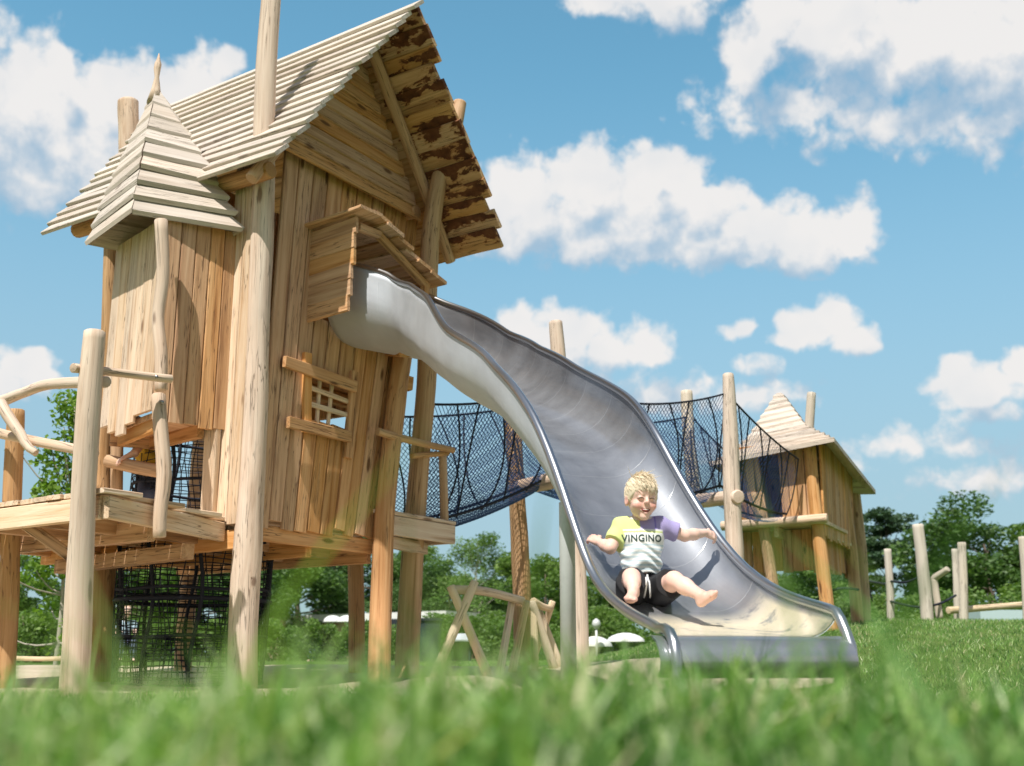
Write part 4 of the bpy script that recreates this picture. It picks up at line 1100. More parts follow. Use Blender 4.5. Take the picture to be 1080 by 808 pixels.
def body_fn(p):
    d = cone(p, hip_c, chest - [0, 0, .02], .068, .068)
    d = smin(d, cone(p, chest + [-.035, 0, .0], chest + [.035, 0, .0], .056, .056), .04)
    d = smin(d, cone(p, chest - [0, .012, .06], chest - [0, .018, .10], .062, .064), .04)
    d = smin(d, cone(p, shR, shL, .036, .036), .035)
    d = smin(d, cone(p, neck - [0, 0, .03], neck + [0, 0, .03], .032, .030), .016)
    for sh, el, wr in ((shR, elR, wrR), (shL, elL, wrL)):
        a = smin(cone(p, sh, el, .032, .024), cone(p, el, el + (wr - el) * .45, .0245, .0245), .010)
        a = smin(a, cone(p, el + (wr - el) * .4, wr, .0245, .0170), .010); d = smin(d, a, .014)
    for palm, fing in (hdR, hdL):
        h = None
        for q in palm: x = cone(p, *q); h = x if h is None else smin(h, x, .006)
        for q in fing: h = smin(h, cone(p, *q), .0022)
        d = smin(d, h, .005)
    for hp_, kn, an in ((hpR, knR, anR), (hpL, knL, anL)):
        a = smin(cone(p, hp_, kn, .053, .034), cone(p, kn, kn + (an - kn) * .45, .032, .031), .016)
        a = smin(a, cone(p, kn + (an - kn) * .4, an, .0315, .0205), .014); d = smin(d, a, .018)
    for pr, toes in (ftR, ftL):
        h = None
        for q in pr: x = cone(p, *q); h = x if h is None else smin(h, x, .010)
        for q in toes: h = smin(h, cone(p, *q), .003)
        d = smin(d, h, .010)
    return smin(d, hs(p), .012)
BASE = np.array([.82, .55, .455])
def skin_col(V):
    col = np.tile(BASE, (len(V), 1))
    for c_, r_, k in ((toR, .045, .5), (toL, .045, .5), (knR, .04, .3), (knL, .04, .3), (elR, .03, .3), (wrR + (wrR - elR) * .6, .05, .4), (wrL + (wrL - elL) * .6, .05, .4)):
        col = col + (np.array([.66, .28, .21]) - col) * k * np.exp(-(((V - c_) ** 2).sum(1) / r_ ** 2))[:, None]
    return face_colours(HC, KR, .98, BASE, V, col)
lo = np.min([toR, wrR, HC, toL, hip_c, kidpt(620, 566, 4.71)], 0) - .11; hi = np.max([toR, wrL, HC, toL, hip_c, kidpt(758, 566, 4.84)], 0) + .13
body, KV, KF = sdf_object('body', body_fn, lo, hi, .0032, M['skin'], kid, skin_col)
# T-shirt
def arm_cut(p, sh, el, k):
    ax = nrm(el - sh); return (p - (sh + ax * np.linalg.norm(el - sh) * k)) @ ax
def shirt_fn(p):
    d = cone(p, hip_c + [0, 0, .035], chest - [0, 0, .02], .081, .077)
    d = smin(d, cone(p, chest + [-.037, 0, .0], chest + [.037, 0, .0], .062, .062), .04)
    d = smin(d, cone(p, chest - [0, .013, .055], chest - [0, .022, .098], .068, .072), .04)
    d = smin(d, cone(p, shR, shL, .041, .041), .035)
    for sh, el, k in ((shR, elR, .72), (shL, elL, .66)):
        s = smax(cone(p, sh, el, .041, .041), arm_cut(p, sh, el, k), .004); d = smin(d, s, .018)
    wr_ = .0042 * np.sin(p[:, 2] * 135 + 30 * p[:, 0] + 2.6 * np.sin(p[:, 0] * 45 + p[:, 2] * 20)) * np.clip((chest[2] + .0 - p[:, 2]) / .07, 0, 1) + .002 * np.sin(p[:, 0] * 95 + p[:, 2] * 60)
    d = d + wr_
    d = smax(d, (hip_c[2] + .068 + .005 * np.sin(p[:, 0] * 60) - p[:, 2]), .003)
    d = smax(d, p[:, 2] - (neck[2] + .008), .004)
    nk = ell(p, neck + [0, -.028, .022], (.042, .042, .024))
    return smax(d, -nk, .003)
ZB = .012
def shirt_col(V):
    white = np.array([.80, .80, .77]); lime = np.array([.63, .71, .27]); lil = np.array([.36, .31, .56]); pale = np.array([.66, .74, .76]); sky_ = np.array([.50, .62, .67])
    z = V[:, 2]; x = V[:, 0] - (chest[0] - .004); zc = chest[2] + ZB
    col = np.tile(white, (len(V), 1))
    top = z > zc + .012
    lf = top & (x < 0); rt = top & (x >= 0)
    col[lf] = lime; col[rt] = lil
    seam = (np.abs(V[:, 0] - (shL[0] - .022)) < .0035) & top; col[seam] = np.array([.22, .17, .48])
    slv = (arm_cut(V, shL, elL, .05) > 0) & (cone(V, shL, elL, .041, .041) < .012); col[slv & (V[:, 0] > shL[0] - .01)] = lil * 1.05
    slr = (arm_cut(V, shR, elR, .12) > 0) & (cone(V, shR, elR, .041, .041) < .006) & (V[:, 0] < shR[0] + .012); col[slr] = lime
    bt = (~top) & ~slr & ~slv
    st1 = bt & (z > zc - .004) & (z <= zc + .005); col[st1] = lime
    low = bt & (z < zc - .047)
    f = .5 + .5 * np.sin((z - zc) * 2 * np.pi / .0165); mixv = np.clip((f - .18) * 2.2, 0, 1)[:, None]
    col[low] = (sky_ + (white - sky_) * mixv)[low]
    ng = (np.abs(ell(V, neck + [0, -.028, .022], (.042, .042, .024))) < .016) & (z > zc + .022); col[ng] = np.array([.78, .76, .68])
    return col
lo2 = np.min([wrR, hip_c, neck, elR], 0) - .14; hi2 = np.max([elL, hip_c, neck], 0) + .11
shirt, SV, SF = sdf_object('t_shirt', shirt_fn, lo2, hi2, .0034, M['jersey'], kid, shirt_col)
# shorts
def shorts_fn(p):
    d = cone(p, hip_c + [0, 0, .0], hip_c + [0, 0, .050], .074, .078)
    for hp_, kn, k in ((hpR, knR, .80), (hpL, knL, .78)):
        s = smax(cone(p, hp_, kn, .065, .058), arm_cut(p, hp_, kn, k), .004); d = smin(d, s, .02)
    d = d + .0022 * np.sin(p[:, 0] * 110 + p[:, 2] * 80 + p[:, 1] * 30)
    return smax(d, p[:, 2] - (hip_c[2] + .082), .003)
sh_o, HV, HF = sdf_object('shorts', shorts_fn, np.min([hip_c, hpR, knR, hpL], 0) - .12, np.max([hip_c, hpL, knL], 0) + .12, .0036, M['shorts'], kid)
bvs = BVHTree.FromPolygons([Vector(v) for v in SV], [tuple(f) for f in SF])
def on_shirt(x, z, lift=.002):
    hit_, nr_, _, _ = bvs.ray_cast(Vector((x, 3.9, z)), Vector((0, 1, 0)))
    return None if hit_ is None else np.array(hit_) - [0, lift, 0]
bvh_s = BVHTree.FromPolygons([Vector(v) for v in HV], [tuple(f) for f in HF])
# drawstring: two white cords down the front of the shorts
for dx in (-.009, .011):
    mb = MB(); z0 = hip_c[2] + .064
    pts_ = []
    for zz in np.linspace(0, -.095, 9):
        h_, _, _, _ = bvh_s.ray_cast(Vector((hip_c[0] + dx * (1 - 3 * zz) + .004, 3.9, z0 + zz)), Vector((0, 1, 0)))
        if h_ is not None: pts_.append(np.array(h_) - [0, .003, 0])
    tube(mb, pts_, .0040, 8); mb.build('drawstring', M['drawstring'], kid, world=True)
# lettering across the chest
cu = bpy.data.curves.new('lettering', 'FONT'); cu.body = 'VINGINO'; cu.size = .044; cu.align_x = 'CENTER'; cu.offset = .0009; cu.space_character = 1.08; cu.resolution_u = 3
to = bpy.data.objects.new('tmp_text', cu); COL.objects.link(to)
dg = bpy.context.evaluated_depsgraph_get(); tm = bpy.data.meshes.new_from_object(to.evaluated_get(dg))
import bmesh
bmx = bmesh.new(); bmx.from_mesh(tm); bmesh.ops.triangulate(bmx, faces=bmx.faces[:])
for _ in range(2): bmesh.ops.subdivide_edges(bmx, edges=[e for e in bmx.edges if e.calc_length() > .006], cuts=1, use_grid_fill=True)
TV = np.array([v.co[:] for v in bmx.verts]); bmx.verts.index_update(); TF = [tuple(v.index for v in f.verts) for f in bmx.faces]; bmx.free()
bpy.data.objects.remove(to); bpy.data.meshes.remove(tm)
cx = chest[0] + .002; PV = []
for v in TV:
    q = on_shirt(cx + v[0] * .84, chest[2] + ZB - .040 + v[1] * .92, .0022)
    PV.append(q if q is not None else np.array([cx + v[0], chest[1] - .07, chest[2] - .041 + v[1]]))
mb = MB(); mb.add(PV, TF, PV, .5, False); mb.build('lettering', M['print'], shirt, world=False)
lt_o = [o for o in shirt.children if o.name.startswith('lettering')][0]
m_ = np.array(base_matrix(shirt).inverted()); n_ = len(lt_o.data.vertices); cc = np.array(PV) @ m_[:3, :3].T + m_[:3, 3]; lt_o.data.vertices.foreach_set('co', cc.ravel()); lt_o.data.update()
# hair, eyelids, mouth
def hair_fn(p):
    h = (p - HC) @ (KR * [1 / HX, 1, 1]) / .98
    d = ell(h, (0, -.009, .024), (.0765, .0890, .0830)) + .0005 * np.sin(h[:, 0] * 260 + h[:, 1] * 30) + .0008 * np.sin(h[:, 0] * 90 + h[:, 2] * 60)
    fr = h[:, 1] - .078 + 1.1 * np.clip(.040 - h[:, 2], 0, 1) ; d = smax(d, fr, .010)
    d = smax(d, -(h[:, 2] + .052 - .10 * np.clip(h[:, 1] + .04, 0, .2)), .008)
    return d
hairo, _, _ = sdf_object('hair', hair_fn, HC - .13, HC + .13, .0036, M['hair'], kid)
ha = hairo.data.attributes.new('rnd', 'FLOAT', 'POINT'); ha.data.foreach_set('value', RNG.uniform(.42, .62, len(hairo.data.vertices)))
mb = MB(); strands(mb, HC, KR, .98, 1500, np.random.default_rng(5)); lk = mb.build('lock', M['hair'], hairo, world=True); lv = np.zeros(len(lk.data.vertices)); lk.data.attributes['rnd'].data.foreach_get('value', lv); lk.data.attributes['rnd'].data.foreach_set('value', .42 + .22 * lv)
def hw(q): return HC + KR @ (np.asarray(q, float) * [HX, 1, 1] * .98)
bvb = BVHTree.FromPolygons([Vector(v) for v in KV], [tuple(f) for f in KF])
def on_face(x, z, lift):
    o0 = hw((x, .16, z)); dr = -KR[:, 1]; h_, _, _, _ = bvb.ray_cast(Vector(o0), Vector(dr)); return (np.array(h_) if h_ is not None else hw((x, .07, z))) - dr * lift
for s in (-1, 1):
    mb = MB(); tube(mb, [on_face(s * (.027 + q), -.0040 + .0050 * (1 - (q / .0145) ** 2), .0005) for q in np.linspace(-.0145, .0145, 11)], [.0008, .0014, .0018, .002, .0021, .0022, .0021, .002, .0018, .0014, .0008], 6); mb.build('eyelid', M['lash'], kid, world=True)
mb = MB(); tube(mb, [hw((x, .0668 - 9 * x * x, -.0530 + 14 * x * x)) for x in np.linspace(-.0225, .0225, 9)], [.0015, .0042, .006, .007, .007, .007, .006, .0042, .0015], 8); mb.build('mouth', M['mouth'], kid, world=True)
mb = MB(); tube(mb, [hw((x, .0712 - 11 * x * x, -.0490 + 9 * x * x)) for x in np.linspace(-.013, .013, 9)], [.001, .0018, .0021, .0022, .0022, .0022, .0021, .0018, .001], 8); mb.build('teeth', M['teeth'], kid, world=True)

# ---- simple figures farther off (still one continuous body each)
def figure(label, group, base, J, hair, shirtc, trousc, res, fwd, shirt_open=.55):
    """J: joints in world space: hip, chest, neck, head, sh*, el*, wr*, kn*, an*"""
    t = thing('person', label, 'person', tuple(base)); k_ = J['s']; up = np.array([0, 0, 1.])
    R = headframe(fwd, (0, 0, 1)); hf = head_sdf(J['head'], R, k_ * 1.0)
    hd = [hand(J['wr' + q], J['wr' + q] - J['el' + q], (0, 0, -1), 1 if q == 'L' else -1, .5, k_ * 1.05) for q in 'RL']
    def fn(p):
        d = cone(p, J['hip'], J['chest'], .075 * k_, .080 * k_); d = smin(d, cone(p, J['shR'], J['shL'], .042 * k_, .042 * k_), .04 * k_)
        d = smin(d, cone(p, J['neck'] - up * .03 * k_, J['neck'] + up * .05 * k_, .035 * k_, .032 * k_), .02 * k_)
        for q in 'RL':
            d = smin(d, smin(cone(p, J['sh' + q], J['el' + q], .036 * k_, .028 * k_), cone(p, J['el' + q], J['wr' + q], .028 * k_, .018 * k_), .01), .02 * k_)
            d = smin(d, smin(cone(p, J['hp' + q], J['kn' + q], .060 * k_, .042 * k_), cone(p, J['kn' + q], J['an' + q], .041 * k_, .026 * k_), .015), .02 * k_)
            d = smin(d, cone(p, J['an' + q], J['an' + q] + nrm(fwd) * .10 * k_ - up * .02 * k_, .026 * k_, .020 * k_), .012)
        for palm, fing in hd:
            for q in palm: d = smin(d, cone(p, *q), .006)
            for q in fing: d = smin(d, cone(p, *q), .003)
        return smin(d, hf(p), .012)
    pts = np.array([v for k, v in J.items() if k != 's']); lo_, hi_ = pts.min(0) - .20 * k_, pts.max(0) + .20 * k_
    sdf_object('body', fn, lo_, hi_, res, M['skin'], t, lambda V: face_colours(J['head'], R, k_, BASE, V, np.tile(BASE, (len(V), 1))))
    def sf(p):
        d = cone(p, J['hip'] + up * .03, J['chest'], .084 * k_, .088 * k_); d = smin(d, cone(p, J['shR'], J['shL'], .048 * k_, .048 * k_), .04 * k_)
        for q in 'RL': d = smin(d, smax(cone(p, J['sh' + q], J['el' + q], .046 * k_, .042 * k_), arm_cut(p, J['sh' + q], J['el' + q], shirt_open), .004), .02 * k_)
        d = d + .003 * k_ * np.sin(p[:, 2] * 70 + p[:, 0] * 40)
        return smax(d, p[:, 2] - J['neck'][2], .006)
    sdf_object('shirt', sf, lo_, hi_, res, plain('cloth', shirtc, .85, nscale=30, namp=.1), t)
    def tf_(p):
        d = cone(p, J['hip'] - up * .02, J['hip'] + up * .05 * k_, .080 * k_, .082 * k_)
        for q in 'RL':
            d = smin(d, cone(p, J['hp' + q], J['kn' + q], .068 * k_, .053 * k_), .02); d = smin(d, smax(cone(p, J['kn' + q], J['an' + q], .052 * k_, .042 * k_), arm_cut(p, J['kn' + q], J['an' + q], .9), .004), .01)
        return d
    sdf_object('trousers', tf_, lo_, hi_, res, plain('denim', trousc, .85, nscale=30, namp=.15), t)
    def hfn(p):
        h = (p - J['head']) @ (R * [1 / HX, 1, 1]) / k_; d = ell(h, (0, -.016, .021), (.075, .086, .080)) + .002 * np.sin(h[:, 0] * 190)
        d = smax(d, h[:, 1] - .060 + .9 * np.clip(.046 - h[:, 2], 0, 1), .01); return smax(d, -(h[:, 2] + .055), .008) * k_
    o, _, _ = sdf_object('hair', hfn, J['head'] - .15 * k_, J['head'] + .15 * k_, min(res, .006), M[hair], t)
    a = o.data.attributes.new('rnd', 'FLOAT', 'POINT'); a.data.foreach_set('value', RNG.uniform(.2, .8, len(o.data.vertices)))
    return t
def sit_joints(c, fwd, s, lean=0.1, armsfwd=True):
    """a seated figure with hips at c"""
    f = nrm(fwd); u = np.array([0, 0, 1.]); r = np.cross(f, u); J = {'s': s}
    J['hip'] = c + u * .08 * s; J['chest'] = c + u * .30 * s + f * lean * .22 * s; J['neck'] = c + u * .41 * s + f * lean * .32 * s; J['head'] = c + u * .53 * s + f * (lean * .42 + .01) * s
    for q, k in (('R', 1), ('L', -1)):
        J['sh' + q] = c + u * .37 * s + r * .115 * s * k + f * lean * .3 * s
        J['el' + q] = J['sh' + q] - u * .15 * s + f * .06 * s + r * .03 * s * k; J['wr' + q] = J['el' + q] + f * .15 * s + u * .03 * s - r * .04 * k * s
        J['hp' + q] = c + u * .07 * s + r * .06 * s * k; J['kn' + q] = J['hp' + q] + f * .24 * s + u * .05 * s + r * .03 * k * s; J['an' + q] = J['kn' + q] + f * .06 * s - u * .25 * s
    return J
# child in a yellow top climbing inside the net, leaning on the rail
b_ = at(150, 500, 8.05); J = sit_joints(b_ + np.array([.03, 0, -.12]), (-.5, -.9, 0), 1.0, .1)
J['head'] = at(139, 452, 7.95); J['neck'] = at(147, 461, 8.0); J['chest'] = at(155, 477, 8.05); J['hip'] = at(160, 505, 8.08)
J['shR'] = at(148, 468, 7.98); J['shL'] = at(166, 466, 8.12); J['elR'] = at(142, 478, 7.86); J['wrR'] = at(133, 482, 7.82)
J['elL'] = at(176, 478, 8.05); J['wrL'] = at(172, 487, 7.95)
for q, dx in (('R', -4), ('L', 6)):
    J['hp' + q] = at(160 + dx, 508, 8.08); J['kn' + q] = at(156 + dx, 522, 7.94); J['an' + q] = at(158 + dx, 548, 8.06)
figure('child in a yellow top behind black netting on the play house terrace', None, at(158, 552, 8.06), J, 'hairbrown', (.62, .40, .05), (.05, .06, .10), .007, (-.7, -.7, 0), .35)
# two people resting in the background
bx = at(342, 694, 30); bx[2] = float(ground_z(bx[0], bx[1])) + .16
figure('fair haired person in a white shirt crouching in front of the hedge', None, (bx[0], bx[1], bx[2] - .16), sit_joints(bx, (-.75, -.6, 0), 1.25, .55), 'hairbrown', (.78, .78, .80), (.30, .42, .55), .016, (-.8, -.6, -.2))
bx = at(128, 690, 20); bx[2] = float(ground_z(bx[0], bx[1])) + .22
figure('person in a pale blue shirt sitting behind the left log poles', None, (bx[0], bx[1], bx[2] - .22), sit_joints(bx, (.5, -.8, 0), 1.25, .2), 'hairbrown', (.40, .52, .62), (.08, .10, .16), .016, (.5, -.8, 0))

# ================================================================== log trestles of the balance course
tre = thing('log_trestle', 'pale log climbing trestle of crossed legs with a beam, beyond the house poles', 'trestle', (-.3, 9.3, float(ground_z(-.3, 9.3))))
def tlog(nm, pts, r):
    pts = list(pts)
    if nm == 'leg': pts = [pts[0], pts[-1]]; pts[0] = pts[0] + (pts[0] - pts[1]) / np.linalg.norm(pts[0] - pts[1]) * .12
    mb = MB(); log(mb, pts, r, 12, .07); mb.build(nm, M['trestle'], tre, world=True)
tlog('leg', [at(459, 712, 9.0), at(480, 660, 9.05), at(501, 613, 9.1)], [.040, .037, .034])
tlog('leg', [at(513, 708, 9.12), at(497, 662, 9.1), at(475, 618, 9.06)], [.040, .037, .034])
tlog('beam', [at(476, 622, 9.12), at(512, 624, 9.25), at(552, 634, 9.5)], [.036, .034, .032])
tlog('leg', [at(528, 706, 9.35), at(543, 668, 9.45), at(540, 634, 9.5)], [.036, .034, .03])
tlog('leg', [at(541, 704, 9.6), at(548, 668, 9.5), at(556, 634, 9.42)], [.036, .034, .03])
tre2 = thing('log_trestle', 'second pale log trestle with steeper crossed legs, half hidden behind a bridge post', 'trestle', (.4, 9.9, float(ground_z(.4, 9.9))))
tre = tre2
tlog('leg', [at(564, 700, 9.7), at(568, 665, 9.75), at(563, 632, 9.8)], [.036, .034, .03])
tlog('leg', [at(580, 692, 9.85), at(568, 660, 9.8), at(561, 634, 9.75)], [.038, .036, .032])
tlog('beam', [at(562, 634, 9.75), at(572, 640, 9.9), at(580, 642, 10.1)], [.034, .032, .03])
tlog('leg', [at(586, 690, 10.1), at(576, 664, 10.1), at(568, 643, 10.1)], [.036, .034, .03])
tlog('leg', [at(566, 684, 10.2), at(576, 656, 10.15), at(583, 634, 10.1)], [.036, .034, .03])
tag(tre, None)

# ================================================================== row of posts and rope on the mound, right
posts = [((912, 650), (908, 572), 17.5, .072, 'leaning grey post with black netting behind the small tower', None),
 ((939, 648), (936, 579), 17.0, .062, 'thin grey post with a rope wrapped round its middle', None),
 ((978, 652), (968, 553), 16.0, .092, 'tallest thick grey post on the grassy mound, leaning left', None),
 ((1009, 646), (1007, 579), 17.5, .062, 'grey post half hidden behind the browner post on the mound', None),
 ((1016, 653), (1014, 572), 16.2, .066, 'brownish upright post standing just before a grey one', None),
 ((1084, 650), (1079, 566), 16.5, .075, 'grey post at the right edge of the photo', None)]
for (b0, t0, Y, r, lab, _) in posts:
    p0, p1 = at(*b0, Y), at(*t0, Y); gz = float(ground_z(p0[0], p0[1])); p0[2] = min(p0[2], gz - .05)
    mb = MB(); log(mb, [p0, (p0 + p1) / 2 + [.01, 0, 0], p1], [r, r * .95, r * .88], 12, .06); o = mb.build('wooden_post', M['greypost']); tag(o, lab, 'post', 'posts on the mound')
p0, p1, p2 = at(991, 652, 16.6), at(985, 610, 16.6), at(1000, 600, 16.4)
bp = MB(); log(bp, [p0, (p0 * .6 + p1 * .4), p1 * .92 + p0 * .08, p1 * .94 + p2 * .06, p1 * .5 + p2 * .5, p2], [.055, .052, .05, .05, .048, .046], 12, .04, step=.05)
o = bp.build('wooden_post', M['greypost']); tag(o, 'bent grey post with a short arm angled up to the right', 'post', 'posts on the mound')
def rope(label, ps, r=.018, bead=False, name='rope'):
    mb = MB(); P = catmull(ps, 24); tube(mb, P, r, 6); o = mb.build(name, M['rope']); tag(o, label, 'rope', 'ropes between the posts'); return o
rope('black rope from the small tower pole down to the posts', [at(872, 592, 13.6), at(895, 606, 15.4), at(912, 612, 17.4), at(938, 617, 17.0)])
rope('black rope sagging from the rope wrapped post to the tall post', [at(938, 613, 17.0), at(956, 614, 16.5), at(974, 607, 16.1)])
rope('lower black rope from the wrapped post past the bent post', [at(938, 634, 17.0), at(965, 640, 16.3), at(990, 637, 16.5), at(1008, 628, 17.3)])
rope('black rope running up from the poles of the small tower to the left', [at(905, 622, 13.9), at(880, 622, 13.4), at(850, 640, 14.2)])
nb = MB()
for k in range(9):
    a, b = at(896 + 2 * k, 596 + 4 * k, 15.2), at(912 + k, 606 + 3 * k, 17.2); tube(nb, [a, b], .012, 5)
for k in range(4): tube(nb, [at(897 + 5 * k, 598 + 2 * k, 15.4 + .5 * k), at(908 + 4 * k, 634, 16 + .4 * k)], .012, 5)
o = nb.build('rope_net', M['rope']); tag(o, 'small black rope net slung beside the leaning tower poles', 'rope net')
mb = MB(); log(mb, [at(1000, 644, 16.4), at(1040, 641, 16.8), at(1090, 637, 17.2)], [.05, .048, .045], 12, .06); tag(mb.build('balance_beam', M['trestle']), 'low horizontal log beam between posts on the mound', 'balance beam')
mb = MB(); a_ = at(1058, 647, 19.0); extrude_poly(mb, [(a_[0] - .38, a_[1]), (a_[0] + .5, a_[1] + .1), (a_[0] + .5, a_[1] + .8), (a_[0] - .38, a_[1] + .7)], a_[2] - .25, a_[2] + .06); tag(mb.build('table', plain('pale_blue_top', (.48, .60, .62), .5)), 'low pale blue table top behind the log beam', 'table')
mb = MB(); log(mb, [at(-30, 693, 10.5), at(40, 695, 10.5), at(70, 694, 10.4)], .022, 10, .05); tag(mb.build('kerb_log', M['trestle']), 'thin pale border log lying in the grass beside the left poles', 'border log')

# ================================================================== low white domes and small lamp in the middle distance
def dome(px, py, Y, w_, h_, label):
    c_ = at(px, py, Y); mb = MB(); n = 28; V = []; F = []
    for i in range(7):
        a = i / 6 * math.pi / 2
        for j in range(n):
            b = 2 * math.pi * j / n; V.append(c_ + np.array([w_ * math.cos(a) * math.cos(b), w_ * .8 * math.cos(a) * math.sin(b), h_ * math.sin(a) * (1 + .08 * math.sin(3 * b))]))
    for i in range(6):
        for j in range(n): F.append((i * n + j, i * n + (j + 1) % n, (i + 1) * n + (j + 1) % n, (i + 1) * n + j))
    mb.add(V, F, np.array(V), .5, True); return tag(mb.build('low_dome', M['whitebead']), label, 'dome', 'low white domes')
dome(628, 682, 17, .25, .14, 'low white dome in the grass under the small lamp')
dome(660, 677, 18, .30, .13, 'low white dome in the grass right of the small lamp')
lp = thing('garden_lamp', 'small lamp on a short post beside the low white dome', 'lamp', tuple(at(629, 684, 16.6)))
c_ = at(629, 684, 16.6); top = at(629, 662, 16.6); mb = MB(); tube(mb, [c_ - [0, 0, .2], top], .018, 8); mb.build('post', M['steelleg'], lp, world=True)
mb = MB(); tube(mb, [top - [0, 0, .02], top + [0, 0, .01], top + [0, 0, .05], top + [0, 0, .10], top + [0, 0, .13]], [.02, .05, .065, .05, .01], 12); mb.build('lamp_head', M['steelleg'], lp, world=True)

# ================================================================== trees, hedge, bushes
def quads_mesh(name, P, mat, rnd, parent=None):
    """P: (n,4,3) quads, built fast"""
    n = len(P); me = bpy.data.meshes.new(name); me.vertices.add(n * 4); me.vertices.foreach_set('co', P.reshape(-1))
    me.loops.add(n * 4); me.loops.foreach_set('vertex_index', np.arange(n * 4)); me.polygons.add(n); me.polygons.foreach_set('loop_start', np.arange(n) * 4)
    me.materials.append(mat); me.update(calc_edges=True)
    a = me.attributes.new('rnd', 'FLOAT', 'POINT'); a.data.foreach_set('value', np.repeat(rnd, 4))
    o = bpy.data.objects.new(name, me); COL.objects.link(o)
    if parent is not None: o.parent = parent
    return o
def leaves(C, size, rng, droop=0., flat=.5):
    n = len(C); d = rng.normal(size=(n, 3)); d[:, 2] = d[:, 2] * flat - droop; d /= np.linalg.norm(d, axis=1)[:, None]
    q = rng.normal(size=(n, 3)); w_ = np.cross(d, q); w_ /= np.linalg.norm(w_, axis=1)[:, None]
    s = size * rng.uniform(.6, 1.35, n)[:, None]
    return np.stack([C - d * s * .6, C + w_ * s * .36, C + d * s * .6, C - w_ * s * .36], 1)
def make_tree(label, H, crown, n_clump, n_leaf, lsize, leafm, barkm, seed, kind='round', trunk_r=.14, name='tree', limbs=9):
    rng = np.random.default_rng(seed); t = thing(name, label, 'tree')
    rx, z0 = crown
    cc, cr = [], []
    for k in range(n_clump):
        if kind == 'round':
            v = rng.normal(size=3); v /= np.linalg.norm(v); rr_ = rng.uniform(.35, 1.0) ** .6
            c = np.array([v[0] * rx * rr_, v[1] * rx * rr_, z0 + (H - z0) * (.5 + .46 * v[2] * rr_)]); r = rx * rng.uniform(.17, .36)
        elif kind == 'birch':
            f = rng.uniform(0, 1); c = np.array([*(rng.normal(size=2) * rx * (.22 + .62 * (1 - f) ** .8) * .72), z0 + (H - z0) * f]); r = rx * rng.uniform(.13, .3)
        elif kind == 'pine':
            f = rng.choice([.35, .5, .62, .74, .86, .96]) + rng.normal(0, .02); a = rng.uniform(0, 6.28); q = rng.uniform(.1, 1) * rx * (1.25 - .8 * f)
            c = np.array([q * math.cos(a), q * math.sin(a), z0 * .5 + (H - z0 * .5) * f + q * .12]); r = rx * rng.uniform(.13, .26)
        else:
            a = rng.uniform(0, 6.28); q = rng.uniform(0, 1) ** .5 * rx; c = np.array([q * math.cos(a), q * math.sin(a) * .7, H * rng.uniform(.15, .9) * (1 - .45 * (q / rx) ** 2)]); r = rx * rng.uniform(.16, .34)
        cc.append(c); cr.append(r)
    cc = np.array(cc); cr = np.array(cr); w_ = cr ** 2 / (cr ** 2).sum(); idx = rng.choice(n_clump, n_leaf, p=w_)
    v = rng.normal(size=(n_leaf, 3)); v /= np.linalg.norm(v, axis=1)[:, None]
    C = cc[idx] + v * (cr[idx] * rng.uniform(.25, 1.12, n_leaf) ** .6)[:, None] * [1, 1, .72 if kind != 'pine' else .34]
    if kind == 'birch': C[:, 2] -= rng.uniform(0, 1, n_leaf) ** 2 * .07 * H
    tone = np.clip(rng.uniform(.1, .9, n_clump)[idx] * .55 + rng.uniform(0, .5, n_leaf), 0, 1)
    quads_mesh('crown', leaves(C, lsize, rng, .3 if kind == 'birch' else 0.), leafm, tone, t)
    mb = MB(); top = .93 if kind in ('birch', 'pine') else .72
    ctrl = [(0, 0, -.3), (.03 * rx, 0, H * .2), (-.05 * rx, .04 * rx, H * .45), (.03 * rx, 0, H * top)]
    P = catmull(ctrl, 12); tube(mb, P, np.linspace(trunk_r, trunk_r * .16, 12), 8)
    order = rng.permutation(n_clump)[:limbs]
    for k in order:
        c = cc[k]; zb_ = min(c[2] * .75, H * top * .9); b = np.array([np.interp(zb_, P[:, 2], P[:, 0]), np.interp(zb_, P[:, 2], P[:, 1]), zb_]); r0_ = trunk_r * .45 * (1 - zb_ / H)
        tube(mb, catmull([b, b + (c - b) * .5 + [0, 0, -.04 * H * .5], c], 6), np.linspace(max(r0_, .012), .006, 6), 5)
    mb.build('trunk', barkm, t); return t
TV = {
 'oak': make_tree('proto', 9.0, (3.6, 1.6), 46, 15000, .20, M['leaf_dark'], M['trunk'], 1, 'round', .26),
 'lime': make_tree('proto', 8.0, (3.0, 1.0), 42, 14000, .19, M['leaf_mid'], M['trunk'], 2, 'round', .20),
 'willow': make_tree('proto', 7.5, (2.6, .6), 40, 13000, .18, M['leaf_pale'], M['trunk'], 3, 'round', .18),
 'birch': make_tree('proto', 11.0, (3.2, 2.5), 60, 9000, .17, M['leaf_mid'], M['birchbark'], 4, 'birch', .16, limbs=26),
 'pine': make_tree('proto', 9.0, (3.6, 1.5), 52, 12000, .17, M['leaf_blue'], M['trunk'], 5, 'pine', .2, limbs=22),
 'bush': make_tree('proto', 2.6, (2.3, .0), 30, 9000, .12, M['leaf_mid'], M['trunk'], 6, 'bush', .08),
 'palebush': make_tree('proto', 2.6, (2.3, .0), 30, 9000, .12, M['leaf_pale'], M['trunk'], 8, 'bush', .08)}
TH_ = dict(oak=9.0, lime=8.0, willow=7.5, birch=11.0, pine=9.0, bush=2.6, palebush=2.6)
used = set()
